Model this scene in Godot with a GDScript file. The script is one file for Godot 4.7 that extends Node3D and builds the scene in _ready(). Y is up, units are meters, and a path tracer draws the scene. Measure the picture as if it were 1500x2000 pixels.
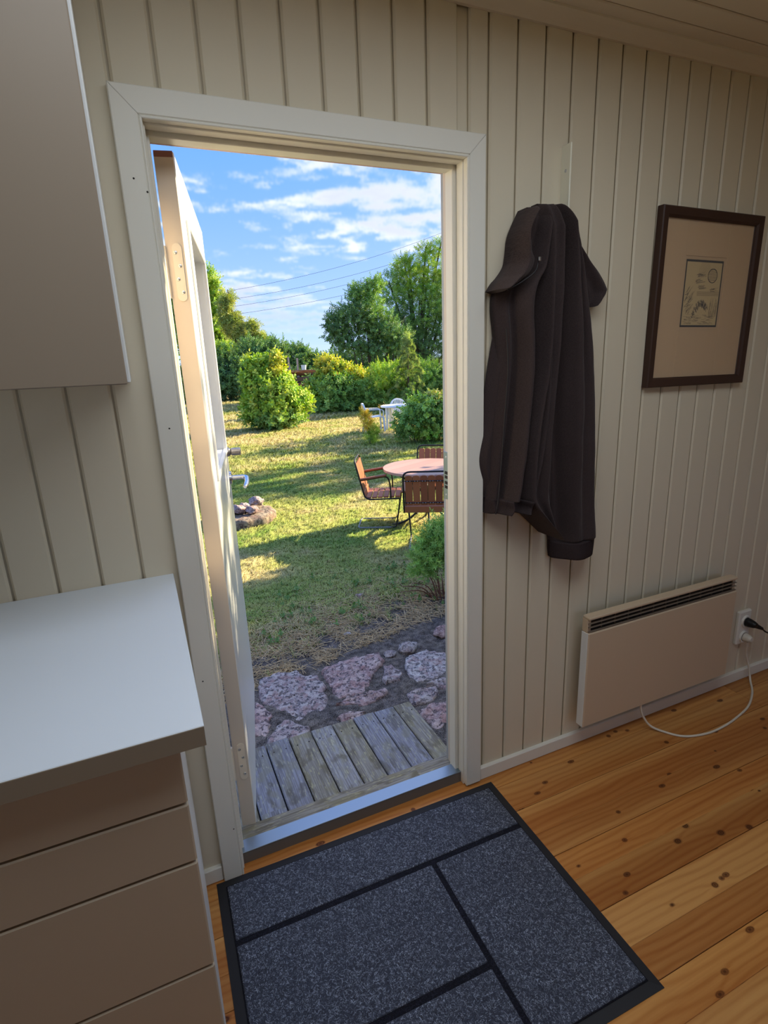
extends Node3D
# A cottage doorway seen from inside: cream boarded wall, open door, garden beyond. Units are metres, y up, the boarded wall's face is z = 0, the room lies at z > 0.

var rng := RandomNumberGenerator.new()
var M := {}
var col := Color(1, 1, 1)
var uvo := Vector2.ZERO
var uv_turn := false

# ---------------------------------------------------------------- helpers
func lin(r: float, g: float, b: float) -> Color:
	return Color(r, g, b).linear_to_srgb()

func mat(c: Color, rough := 0.6, tex: Texture2D = null, tile := 1.0, tri := false) -> StandardMaterial3D:
	var m := StandardMaterial3D.new()
	m.albedo_color = c
	m.roughness = rough
	m.metallic_specular = 0.4
	if tex:
		m.albedo_texture = tex
		m.uv1_scale = Vector3.ONE * tile
		if tri:
			m.uv1_triplanar = true
			m.uv1_world_triplanar = true
	return m

func metal(c: Color, rough := 0.35) -> StandardMaterial3D:
	var m := mat(c, rough)
	m.metallic = 1.0
	return m

func bump(m: StandardMaterial3D, t: Texture2D, cm: float) -> void:
	m.heightmap_enabled = true
	m.heightmap_texture = t
	m.heightmap_scale = cm

func mb() -> SurfaceTool:
	var s := SurfaceTool.new()
	s.begin(Mesh.PRIMITIVE_TRIANGLES)
	return s

func vert(s: SurfaceTool, p: Vector3, n: Vector3, uv: Vector2) -> void:
	s.set_color(col)
	s.set_normal(n)
	s.set_uv(uv)
	s.add_vertex(p)

func plan(p: Vector3, n: Vector3) -> Vector2:
	var a := n.abs()
	var u := Vector2(p.x, p.z)
	if a.x > a.y and a.x > a.z:
		u = Vector2(p.z, p.y)
	elif a.z > a.y:
		u = Vector2(p.x, p.y)
	if uv_turn:
		u = Vector2(u.y, u.x)
	return u + uvo

func face(s: SurfaceTool, a: Array, b: Array, c: Array) -> void:
	# corners as [point, normal, uv], turned so that the front runs clockwise
	var n: Vector3 = (b[0] - a[0]).cross(c[0] - a[0])
	if n.length_squared() < 1e-18:
		return
	var m: Vector3 = a[1] + b[1] + c[1]
	for w in ([a, c, b] if n.dot(m) > 0.0 else [a, b, c]):
		vert(s, w[0], w[1], w[2])

func tri(s: SurfaceTool, a: Vector3, b: Vector3, c: Vector3, out: Vector3) -> void:
	var n := (b - a).cross(c - a)
	if n.length_squared() < 1e-16:
		return
	n = n.normalized()
	if n.dot(out) < 0.0:
		n = -n
		vert(s, a, n, plan(a, n)); vert(s, b, n, plan(b, n)); vert(s, c, n, plan(c, n))
	else:
		vert(s, a, n, plan(a, n)); vert(s, c, n, plan(c, n)); vert(s, b, n, plan(b, n))

func quad(s: SurfaceTool, a: Vector3, b: Vector3, c: Vector3, d: Vector3, out: Vector3) -> void:
	tri(s, a, b, c, out)
	tri(s, a, c, d, out)

func box(s: SurfaceTool, lo: Vector3, hi: Vector3, bev := 0.0, xf := Transform3D()) -> void:
	var c := (lo + hi) * 0.5
	var h := ((hi - lo) * 0.5).abs()
	bev = minf(bev, minf(h.x, minf(h.y, h.z)) * 0.9)
	for a in 3:
		var u := (a + 1) % 3
		var v := (a + 2) % 3
		for sg in [-1.0, 1.0]:
			var q := []
			for k in [[-1, -1], [1, -1], [1, 1], [-1, 1]]:
				var p := c
				p[a] += sg * h[a]; p[u] += k[0] * (h[u] - bev); p[v] += k[1] * (h[v] - bev)
				q.append(xf * p)
			var o := Vector3.ZERO
			o[a] = sg
			quad(s, q[0], q[1], q[2], q[3], xf.basis * o)
			if bev > 0.0:
				for sh in [-1.0, 1.0]:
					var e := []
					for w in [[-1, 0], [1, 0], [1, 1], [-1, 1]]:
						var p := c
						p[v] += w[0] * (h[v] - bev)
						p[a] += sg * (h[a] - (bev if w[1] else 0.0)); p[u] += sh * (h[u] - (0.0 if w[1] else bev))
						e.append(xf * p)
					o = Vector3.ZERO
					o[a] = sg; o[u] = sh
					quad(s, e[0], e[1], e[2], e[3], xf.basis * o)
	if bev > 0.0:
		for i in 8:
			var g := Vector3(1 if i & 1 else -1, 1 if i & 2 else -1, 1 if i & 4 else -1)
			var t := []
			for a in 3:
				var p := c + g * (h - Vector3.ONE * bev)
				p[a] = c[a] + g[a] * h[a]
				t.append(xf * p)
			tri(s, t[0], t[1], t[2], xf.basis * g)

func tube(s: SurfaceTool, pts: Array, r, sides := 8, cap := true) -> void:
	var n := pts.size()
	var rings := []
	var nor := Vector3.ZERO
	for i in n:
		var t: Vector3 = (pts[mini(i + 1, n - 1)] - pts[maxi(i - 1, 0)]).normalized()
		if i == 0:
			nor = t.cross(Vector3.UP if absf(t.y) < 0.9 else Vector3.RIGHT).normalized()
		else:
			nor = (nor - t * nor.dot(t)).normalized()
		var bi := t.cross(nor)
		var ring := []
		var rad: float = r[i] if r is Array else r
		for k in sides + 1:
			var d: Vector3 = nor * cos(TAU * k / sides) + bi * sin(TAU * k / sides)
			ring.append([pts[i] + d * rad, d])
		rings.append(ring)
	for i in n - 1:
		for k in sides:
			var a = rings[i][k]; var b = rings[i][k + 1]; var c = rings[i + 1][k + 1]; var d = rings[i + 1][k]
			var q := []
			for w in [a, b, c, d]:
				q.append([w[0], w[1], Vector2(float(k) / sides, i * 0.1)])
			face(s, q[0], q[1], q[2])
			face(s, q[0], q[2], q[3])
	if cap:
		for e in [0, n - 1]:
			var out: Vector3 = (pts[0] - pts[1]) if e == 0 else (pts[n - 1] - pts[n - 2])
			for k in sides:
				tri(s, pts[e], rings[e][k][0], rings[e][k + 1][0], out)

func lathe(s: SurfaceTool, prof: Array, seg: int, xf := Transform3D()) -> void:
	var sg := -1.0 if prof[0].y > prof[-1].y + 1e-6 else 1.0
	for i in prof.size() - 1:
		var p: Vector2 = prof[i]
		var q: Vector2 = prof[i + 1]
		var e := (q - p) * sg
		if e.length() < 1e-7:
			continue
		var n2 := Vector2(e.y, -e.x).normalized()
		for k in seg:
			var w := []
			for t in [[p, k], [p, k + 1], [q, k + 1], [q, k]]:
				var a: float = TAU * t[1] / seg
				w.append([xf * Vector3(t[0].x * cos(a), t[0].y, t[0].x * sin(a)), (xf.basis * Vector3(n2.x * cos(a), n2.y, n2.x * sin(a))).normalized()])
			for j in 4:
				w[j].append(plan(w[j][0], w[j][1]))
			face(s, w[0], w[1], w[2])
			face(s, w[0], w[2], w[3])

func grid(s: SurfaceTool, P: Array, out := Vector3.ZERO, cols = null) -> void:
	# a smooth sheet through rows of points; out says which way it faces
	var nr := P.size()
	var nc: int = P[0].size()
	var N := []
	var total := Vector3.ZERO
	var solid := 0.0
	for i in nr:
		var row := []
		for j in nc:
			var a: Vector3 = P[mini(i + 1, nr - 1)][j] - P[maxi(i - 1, 0)][j]
			var b: Vector3 = P[i][mini(j + 1, nc - 1)] - P[i][maxi(j - 1, 0)]
			var n := a.cross(b)
			n = n.normalized() if n.length_squared() > 1e-20 else out.normalized()
			row.append(n)
			total += n
			solid += n.dot(P[i][j])
		N.append(row)
	var f := -1.0 if (solid if out == Vector3.ZERO else total.dot(out)) < 0.0 else 1.0
	for i in nr - 1:
		for j in nc - 1:
			var order := [[i, j], [i + 1, j + 1], [i + 1, j], [i, j], [i, j + 1], [i + 1, j + 1]]
			if f < 0.0:
				order = [[i, j], [i + 1, j], [i + 1, j + 1], [i, j], [i + 1, j + 1], [i, j + 1]]
			for k in order:
				if cols != null:
					col = cols[k[0]][k[1]]
				var n: Vector3 = N[k[0]][k[1]] * f
				var p: Vector3 = P[k[0]][k[1]]
				vert(s, p, n, plan(p, out if out != Vector3.ZERO else n))
	col = Color(1, 1, 1)

func obj(called: String, s: SurfaceTool, m: Material, parent: Node = self) -> MeshInstance3D:
	var o := MeshInstance3D.new()
	o.mesh = s.commit()
	o.material_override = m
	o.name = called
	parent.add_child(o, true)
	return o

func tag(o: Node, label: String, category: String, group := "") -> void:
	o.set_meta("label", label)
	o.set_meta("category", category)
	if group:
		o.set_meta("group", group)

func thing(called: String, label: String, category: String, at := Vector3.ZERO, turn := 0.0, group := "") -> Node3D:
	var o := Node3D.new()
	o.name = called
	add_child(o, true)
	o.position = at
	o.rotation.y = turn
	tag(o, label, category, group)
	return o

func structure(called: String) -> Node3D:
	var o := Node3D.new()
	o.name = called
	add_child(o, true)
	o.set_meta("kind", "structure")
	return o

func piece(called: String, lo: Vector3, hi: Vector3, m: Material, parent: Node, bev := 0.002) -> MeshInstance3D:
	var s := mb()
	box(s, lo, hi, bev)
	return obj(called, s, m, parent)

func share(called: String, mesh: Mesh, m: Material, parent: Node, at := Vector3.ZERO) -> MeshInstance3D:
	var o := MeshInstance3D.new()
	o.mesh = mesh
	o.material_override = m
	o.name = called
	o.position = at
	parent.add_child(o, true)
	return o

func copies(called: String, mesh: Mesh, m: Material, xf: Array, tint: Array, parent: Node) -> MultiMeshInstance3D:
	var mm := MultiMesh.new()
	mm.transform_format = MultiMesh.TRANSFORM_3D
	mm.use_colors = true
	mm.mesh = mesh
	mm.instance_count = xf.size()
	for i in xf.size():
		mm.set_instance_transform(i, xf[i])
		mm.set_instance_color(i, tint[i])
	var o := MultiMeshInstance3D.new()
	o.multimesh = mm
	o.material_override = m
	o.name = called
	o.set_meta("kind", "stuff")
	parent.add_child(o, true)
	return o

func noise(sd: int, freq: float, oct := 4) -> FastNoiseLite:
	var n := FastNoiseLite.new()
	n.noise_type = FastNoiseLite.TYPE_SIMPLEX_SMOOTH
	n.seed = sd
	n.frequency = freq
	n.fractal_octaves = oct
	return n

func smooth(a: float, b: float, x: float) -> float:
	return smoothstep(a, b, x)

# ---------------------------------------------------------------- textures
func image_texture(w: int, h: int, data: PackedByteArray) -> ImageTexture:
	return ImageTexture.create_from_image(Image.create_from_data(w, h, false, Image.FORMAT_RGB8, data))

func pine_texture() -> ImageTexture:
	# 2.4 m by 0.6 m of oiled pine: long grain that flows round brown knots
	var w := 1280
	var h := 320
	var warp := PackedFloat32Array(); warp.resize(w * h)
	var dark := PackedFloat32Array(); dark.resize(w * h)
	var r := RandomNumberGenerator.new()
	r.seed = 5
	for k in 84:
		var cx := r.randi_range(0, w - 1)
		var cy := r.randi_range(0, h - 1)
		var rad := r.randf_range(1.5, 4.3)
		var el := r.randf_range(1.0, 2.0)
		for dy in range(-40, 41):
			for dx in range(-90, 91):
				var x := posmod(cx + dx, w)
				var y := posmod(cy + dy, h)
				var d := sqrt(pow(dx / el, 2.0) + dy * dy)
				var i := y * w + x
				warp[i] += signf(dy) * rad * 1.7 * exp(-pow(dx / (rad * 4.5), 2.0)) * exp(-absf(dy) / (rad * 2.2))
				if d < rad * 1.5:
					dark[i] = maxf(dark[i], smoothstep(rad * 1.5, rad * 0.75, d) * (0.72 + 0.28 * sin(d * 2.6)))
	var cx2 := PackedFloat32Array(); cx2.resize(w)
	var sx2 := PackedFloat32Array(); sx2.resize(w)
	for x in w:
		cx2[x] = cos(TAU * x / w) * w / TAU
		sx2[x] = sin(TAU * x / w) * w / TAU
	var n1 := noise(11, 0.006, 3)
	var n2 := noise(12, 0.02, 2)
	var out := PackedByteArray(); out.resize(w * h * 3)
	for y in h:
		for x in w:
			var i := y * w + x
			# noise wound round in x, so that the picture joins its own end
			var v := y + warp[i] + 9.0 * n1.get_noise_3d(cx2[x] * 0.55, sx2[x] * 0.55, y * 2.0)
			var g := 0.5 + 0.5 * sin(v * 0.62 + 3.0 * n2.get_noise_3d(cx2[x] * 0.05, sx2[x] * 0.05, v * 0.5))
			g = pow(g, 2.2)
			var f := n2.get_noise_3d(cx2[x] * 0.35, sx2[x] * 0.35, y * 18.0)
			var sap := n1.get_noise_3d(cx2[x] * 0.06 + 900.0, sx2[x] * 0.06, y * 2.6)
			var t := 0.26 + 0.30 * g + 0.14 * f - 0.85 * sap
			var c := Color(0.85, 0.64, 0.385).lerp(Color(0.67, 0.415, 0.20), clampf(t, 0.0, 1.0))
			c = c.lerp(Color(0.22, 0.09, 0.04), dark[i] * 0.88)
			out[i * 3] = int(c.r * 255.0); out[i * 3 + 1] = int(c.g * 255.0); out[i * 3 + 2] = int(c.b * 255.0)
	return image_texture(w, h, out)

func weathered_texture() -> ImageTexture:
	# grey weathered boards with pale scuffs and green algae; grain along u
	var w := 640
	var h := 256
	var n1 := noise(31, 0.01, 3)
	var n2 := noise(32, 0.05, 3)
	var n3 := noise(33, 0.012, 3)
	var out := PackedByteArray(); out.resize(w * h * 3)
	for y in h:
		for x in w:
			var g := n2.get_noise_2d(x * 0.12, y * 5.0)
			var b := n1.get_noise_2d(x, y * 2.0)
			var c := Color(0.66, 0.66, 0.68).lerp(Color(0.48, 0.465, 0.46), clampf(0.45 + 0.9 * g, 0.0, 1.0))
			c = c.lerp(Color(0.58, 0.56, 0.46), clampf(n3.get_noise_2d(x * 0.7, y * 1.5) * 1.9 - 0.15, 0.0, 0.55))
			c = c.lerp(Color(0.40, 0.37, 0.32), clampf(b * 1.8 - 0.3, 0.0, 0.5))
			var sc := n2.get_noise_2d(x * 0.5 + 500.0, y * 3.5)
			if sc > 0.34:
				c = c.lerp(Color(0.80, 0.79, 0.66), clampf((sc - 0.34) * 5.0, 0.0, 0.6))
			var i := (y * w + x) * 3
			out[i] = int(c.r * 255.0); out[i + 1] = int(c.g * 255.0); out[i + 2] = int(c.b * 255.0)
	return image_texture(w, h, out)

func granite_texture() -> ImageTexture:
	var w := 384
	var n1 := noise(41, 0.018, 4)
	var n2 := noise(42, 0.05, 3)
	var n3 := noise(43, 0.16, 2)
	var out := PackedByteArray(); out.resize(w * w * 3)
	for y in w:
		for x in w:
			var c := Color(0.60, 0.54, 0.56).lerp(Color(0.76, 0.73, 0.73), clampf(0.5 + 1.6 * n1.get_noise_2d(x, y), 0.0, 1.0))
			c = c.lerp(Color(0.26, 0.24, 0.27), clampf(3.2 * n2.get_noise_2d(x, y) - 0.1, 0.0, 0.85))
			c = c.lerp(Color(0.92, 0.89, 0.88), clampf(2.6 * n3.get_noise_2d(x, y) - 0.4, 0.0, 0.8))
			c = c.lerp(Color(0.64, 0.48, 0.47), clampf(1.8 * n1.get_noise_2d(x + 700, y + 90) - 0.2, 0.0, 0.45))
			var i := (y * w + x) * 3
			out[i] = int(c.r * 255.0); out[i + 1] = int(c.g * 255.0); out[i + 2] = int(c.b * 255.0)
	return image_texture(w, w, out)

func carpet_texture() -> ImageTexture:
	# short twisted fibres, charcoal with blue-grey flecks
	var w := 512
	var im := Image.create_empty(w, w, false, Image.FORMAT_RGB8)
	im.fill(Color(0.25, 0.265, 0.31))
	var r := RandomNumberGenerator.new()
	r.seed = 77
	for k in 26000:
		var x := r.randf() * w
		var y := r.randf() * w
		var a := r.randf() * TAU
		var v := r.randf()
		var c := Color(0.16, 0.165, 0.20).lerp(Color(0.74, 0.78, 0.84), v * v)
		for i in r.randi_range(5, 11):
			im.set_pixel(posmod(int(x), w), posmod(int(y), w), c)
			x += cos(a); y += sin(a)
			a += r.randf_range(-0.5, 0.5)
	return ImageTexture.create_from_image(im)

func fleece_texture() -> ImageTexture:
	var w := 256
	var im := Image.create_empty(w, w, false, Image.FORMAT_RGB8)
	im.fill(Color(0.86, 0.84, 0.84))
	var r := RandomNumberGenerator.new()
	r.seed = 78
	for k in 9000:
		var x := r.randf() * w
		var y := r.randf() * w
		var g := r.randf_range(0.62, 1.0)
		for i in 4:
			im.set_pixel(posmod(int(x), w), posmod(int(y + i), w), Color(g, g, g))
	return ImageTexture.create_from_image(im)

func ground_texture() -> ImageTexture:
	var w := 512
	var n1 := noise(51, 0.03, 4)
	var n2 := noise(52, 0.2, 2)
	var out := PackedByteArray(); out.resize(w * w * 3)
	for y in w:
		for x in w:
			var g := clampf(0.78 + 0.30 * n1.get_noise_2d(x, y) + 0.35 * n2.get_noise_2d(x, y), 0.25, 1.0)
			var i := (y * w + x) * 3
			var b := int(g * 255.0)
			out[i] = b; out[i + 1] = b; out[i + 2] = b
	return image_texture(w, w, out)

func line(im: Image, a: Vector2, b: Vector2, c: Color, wid := 1) -> void:
	var n := int(a.distance_to(b)) + 1
	for i in n + 1:
		var p := a.lerp(b, float(i) / n)
		im.fill_rect(Rect2i(int(p.x), int(p.y), wid, wid), c)

func print_texture() -> ImageTexture:
	# a small line etching: striped sun, clouds, shore, a dark shape between reeds, water lines
	var w := 330
	var h := 400
	var im := Image.create_empty(w, h, false, Image.FORMAT_RGB8)
	im.fill(Color(0.77, 0.66, 0.46))
	var ink := Color(0.13, 0.10, 0.07)
	var thin := Color(0.38, 0.31, 0.21)
	var r := RandomNumberGenerator.new()
	r.seed = 9
	for e in [[0, 0, w, 13], [0, h - 12, w, 12], [0, 0, 10, h], [w - 10, 0, 10, h]]:
		im.fill_rect(Rect2i(e[0], e[1], e[2], e[3]), ink)
	var sun := Vector2(242, 88)
	for k in 260:
		var a := TAU * k / 260.0
		im.fill_rect(Rect2i(int(sun.x + 41 * cos(a)), int(sun.y + 41 * sin(a)), 4, 4), ink)
	for j in range(-34, 35, 9):
		var e := sqrt(41.0 * 41.0 - j * j)
		line(im, sun + Vector2(-e, j + 3), sun + Vector2(e, j - 4), ink, 2)
	for q in 9:
		var rad := 52.0 + q * 9.0
		for k in 120:
			var a := PI * 0.95 + 1.25 * k / 120.0
			var p := sun + Vector2(cos(a), sin(a)) * rad
			if p.x > 12 and p.y > 14 and p.x < w - 12:
				im.fill_rect(Rect2i(int(p.x), int(p.y), 1, 1), thin)
	for cl in [[110, 80], [100, 118], [130, 152], [235, 165]]:
		for k in 9:
			var o := Vector2(cl[0] + r.randf_range(-8, 8), cl[1] + k * 2.6)
			line(im, o, o + Vector2(r.randf_range(30, 78), r.randf_range(-12, 5)), ink if k % 3 == 0 else thin, 2 if k % 3 == 0 else 1)
	for k in 7:
		line(im, Vector2(120, 186 + k * 4), Vector2(w - 14, 184 + k * 4), thin, 1)
	for k in 60:
		var o := Vector2(r.randf_range(14, 75), r.randf_range(180, 320))
		line(im, o, o + Vector2(r.randf_range(6, 30), r.randf_range(-34, -8)), ink if r.randf() < 0.4 else thin, 1 + int(r.randf() < 0.3))
	for k in 60:
		var o := Vector2(r.randf_range(245, 312), r.randf_range(270, 350))
		line(im, o, o + Vector2(r.randf_range(-3, 5), r.randf_range(-52, -15)), ink if r.randf() < 0.35 else thin, 1)
	for k in 130:
		var t := r.randf()
		var o := Vector2(95 + 120 * t, 318 - 72 * sin(t * 2.6)) + Vector2(r.randf_range(-12, 12), r.randf_range(-14, 20))
		line(im, o, o + Vector2(r.randf_range(-4, 12), r.randf_range(6, 20)), ink, 2)
	for k in 84:
		var o := Vector2(r.randf_range(16, 270), r.randf_range(322, 382))
		line(im, o, o + Vector2(r.randf_range(12, 46), r.randf_range(-3, 3)), thin if r.randf() < 0.7 else ink, 1)
	return ImageTexture.create_from_image(im)

func sky_texture() -> ImageTexture:
	# blue evening sky with a broken sheet of small clouds, the same sheet in every direction
	var w := 2400
	var h := 1200
	var half := h / 2
	var data := PackedFloat32Array(); data.resize(w * h * 3)
	var n1 := noise(SKY_SEED, 0.34, 3)
	var n2 := noise(SKY_SEED + 1, 2.7, 6)
	n2.fractal_gain = 0.58
	n2.domain_warp_enabled = true
	n2.domain_warp_amplitude = 0.3
	n2.domain_warp_frequency = 1.5
	var ca := PackedFloat32Array(); ca.resize(w)
	var sa := PackedFloat32Array(); sa.resize(w)
	for x in w:
		ca[x] = -cos(TAU * (x + 0.5) / w)
		sa[x] = sin(TAU * (x + 0.5) / w)
	for y in half:
		var el := PI * (0.5 - (y + 0.5) / h)
		var se := sin(el)
		var k := cos(el) / (se + 0.09)
		var b := pow(1.0 - se, 4.6)
		var br := lerpf(0.062, 0.44, b); var bg := lerpf(0.25, 0.58, b); var bb := lerpf(0.80, 0.76, b)
		var fade := smoothstep(0.0, 0.16, se)
		for x in w:
			var px := sa[x] * k
			var glow := 0.55 * pow(maxf(0.0, SUN_AT.x * sa[x] * cos(el) + SUN_AT.y * se + SUN_AT.z * ca[x] * cos(el)), 7.0)
			var pz := ca[x] * k
			var big := n1.get_noise_2d(px, pz)
			var cov := clampf(big * 2.6 + 0.10, -0.9, 0.75)
			var small := n2.get_noise_2d(px, pz * 1.2)
			var d := smoothstep(-0.05, 0.72, small * 1.15 + cov * 0.60)
			d *= 0.93 * fade + 0.07
			var thick := smoothstep(0.45, 1.0, small * 0.7 + cov)
			var i := (y * w + x) * 3
			data[i] = glow + lerpf(br, lerpf(0.66, 0.48, thick), d)
			data[i + 1] = glow * 0.94 + lerpf(bg, lerpf(0.69, 0.52, thick), d)
			data[i + 2] = glow * 0.84 + lerpf(bb, lerpf(0.76, 0.69, thick), d)
	var im := Image.create_from_data(w, h, false, Image.FORMAT_RGBF, data.to_byte_array())
	im.fill_rect(Rect2i(0, half, w, h - half), Color(0.18, 0.18, 0.10))
	return ImageTexture.create_from_image(im)

const SKY_SEED := 140
const SUN_AT := Vector3(0.880, 0.420, -0.215)

# ---------------------------------------------------------------- scene
func _ready() -> void:
	rng.seed = 1
	# camera, sky, sun, added fill panel, exposure
	var cam := Camera3D.new()
	cam.name = "camera"
	cam.transform = Transform3D(Basis(Vector3(0.91355657, -0.03925511, 0.40481284), Vector3(0.14270519, 0.96298856, -0.22866625), Vector3(-0.38085382, 0.26666845, 0.88534643)), Vector3(-0.0851, 1.3656, 1.3031))
	cam.fov = 85.87
	cam.near = 0.02
	cam.far = 400.0
	add_child(cam)
	cam.current = true
	var env := Environment.new()
	env.background_mode = Environment.BG_SKY
	var pan := PanoramaSkyMaterial.new()
	pan.panorama = sky_texture()
	env.sky = Sky.new()
	env.sky.sky_material = pan
	env.background_energy_multiplier = 1.12
	env.tonemap_mode = Environment.TONE_MAPPER_LINEAR
	env.tonemap_exposure = 1.45
	env.sdfgi_enabled = true
	env.ssao_enabled = true
	env.ssil_enabled = true
	var we := WorldEnvironment.new()
	we.name = "world"
	we.environment = env
	add_child(we)
	var sun := DirectionalLight3D.new()
	sun.name = "sun"
	var to_sun := SUN_AT
	add_child(sun)
	sun.look_at_from_position(to_sun * 50.0, Vector3.ZERO, Vector3.UP)
	sun.light_energy = 3.5
	sun.light_color = Color(1.0, 0.92, 0.77)
	sun.light_angular_distance = 0.6
	sun.shadow_enabled = true
	sun.sky_mode = DirectionalLight3D.SKY_MODE_LIGHT_ONLY
	fill_panel(Vector3(0.45, 2.155, 0.90), Vector2(1.6, 0.55), Color(0.90, 0.95, 1.0), 0.60)

	materials()
	room()
	door()
	kitchen()
	mat_on_floor()
	radiator_and_socket()
	picture_and_hook()
	jacket()
	garden()

func fill_panel(at: Vector3, size: Vector2, c: Color, e: float) -> void:  # panel added above the viewer to brighten the room; no lamp known there
	var t := thing("added_fill_panel", "added flat white fill light panel on the ceiling above the viewer", "lamp", at)
	var hx := size.x / 2.0
	var hz := size.y / 2.0
	var s := mb()
	for b in [[-hx - 0.02, -hx, -hz - 0.02, hz + 0.02], [hx, hx + 0.02, -hz - 0.02, hz + 0.02], [-hx, hx, -hz - 0.02, -hz], [-hx, hx, hz, hz + 0.02]]:
		box(s, Vector3(b[0], -0.03, b[2]), Vector3(b[1], 0.0, b[3]), 0.002)
	obj("fill_panel_frame", s, mat(lin(0.8, 0.8, 0.8), 0.4), t)
	var g := mat(Color(1, 1, 1), 0.5)
	g.emission_enabled = true
	g.emission = c
	g.emission_energy_multiplier = 1.0
	piece("fill_panel_diffuser", Vector3(-hx, -0.02, -hz), Vector3(hx, -0.004, hz), g, t)
	var l := AreaLight3D.new()
	l.name = "fill_panel_glow"
	l.area_size = size
	l.light_color = c
	l.light_energy = e
	l.shadow_enabled = true
	l.area_range = 12.0
	l.area_attenuation = 2.0
	t.add_child(l)
	l.position = Vector3(0, -0.024, 0)
	l.rotation.x = -PI / 2

func materials() -> void:
	M.wall = mat(lin(0.74, 0.65, 0.49), 0.45)
	M.trim = mat(lin(0.81, 0.77, 0.675), 0.38)
	M.ceiling = mat(lin(0.80, 0.72, 0.58), 0.55)
	M.white = mat(lin(0.82, 0.82, 0.80), 0.3)
	M.front = mat(lin(0.50, 0.41, 0.30), 0.4)  # drawer fronts: darker than the white body, shade put into the colour
	M.shaded_front_upper = mat(lin(0.315, 0.25, 0.185), 0.4)  # wall cabinet door: darker still, its shade is in the colour
	M.worktop = mat(lin(0.79, 0.84, 0.90), 0.3)
	M.dark = mat(lin(0.03, 0.025, 0.02), 0.8)
	M.black = mat(lin(0.012, 0.012, 0.012), 0.45)
	M.rib = mat(lin(0.20, 0.15, 0.11), 0.6)
	M.steel = metal(lin(0.62, 0.63, 0.64), 0.3)
	M.zinc = metal(lin(0.34, 0.41, 0.47), 0.36)
	M.bare = mat(lin(0.70, 0.61, 0.51), 0.6)
	M.doorwhite = mat(lin(0.80, 0.81, 0.80), 0.28)
	M.creamplate = mat(lin(0.80, 0.72, 0.60), 0.35)
	var pine := pine_texture()
	M.pine = []
	for c in [Color(0.97, 0.95, 0.93), Color(0.93, 0.90, 0.87), Color(1.0, 0.97, 0.92), Color(0.90, 0.87, 0.83)]:
		var m := mat(c, 0.34, pine)
		m.uv1_scale = Vector3(1 / 2.4, 1 / 0.6, 1)
		M.pine.append(m)
	var grey := weathered_texture()
	M.deck = []
	for c in [Color(1, 1, 1), Color(0.92, 0.93, 0.98), Color(0.95, 0.93, 0.86)]:
		var m := mat(c, 0.75, grey)
		m.uv1_scale = Vector3(1 / 0.9, 1 / 0.4, 1)
		M.deck.append(m)
	var gran := granite_texture()
	M.granite = mat(Color(0.95, 0.92, 0.88), 0.85, gran, 1.5, true)
	M.granite_pink = mat(Color(0.97, 0.89, 0.84), 0.85, gran, 1.3, true)
	M.granite_pale = mat(Color(1.0, 0.99, 0.95), 0.85, gran, 1.6, true)
	M.concrete = mat(Color(0.80, 0.76, 0.64), 0.95, gran, 0.8, true)
	bump(M.granite, gran, 0.9)
	bump(M.granite_pink, gran, 0.9)
	bump(M.granite_pale, gran, 0.9)
	bump(M.concrete, gran, 0.5)

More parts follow.
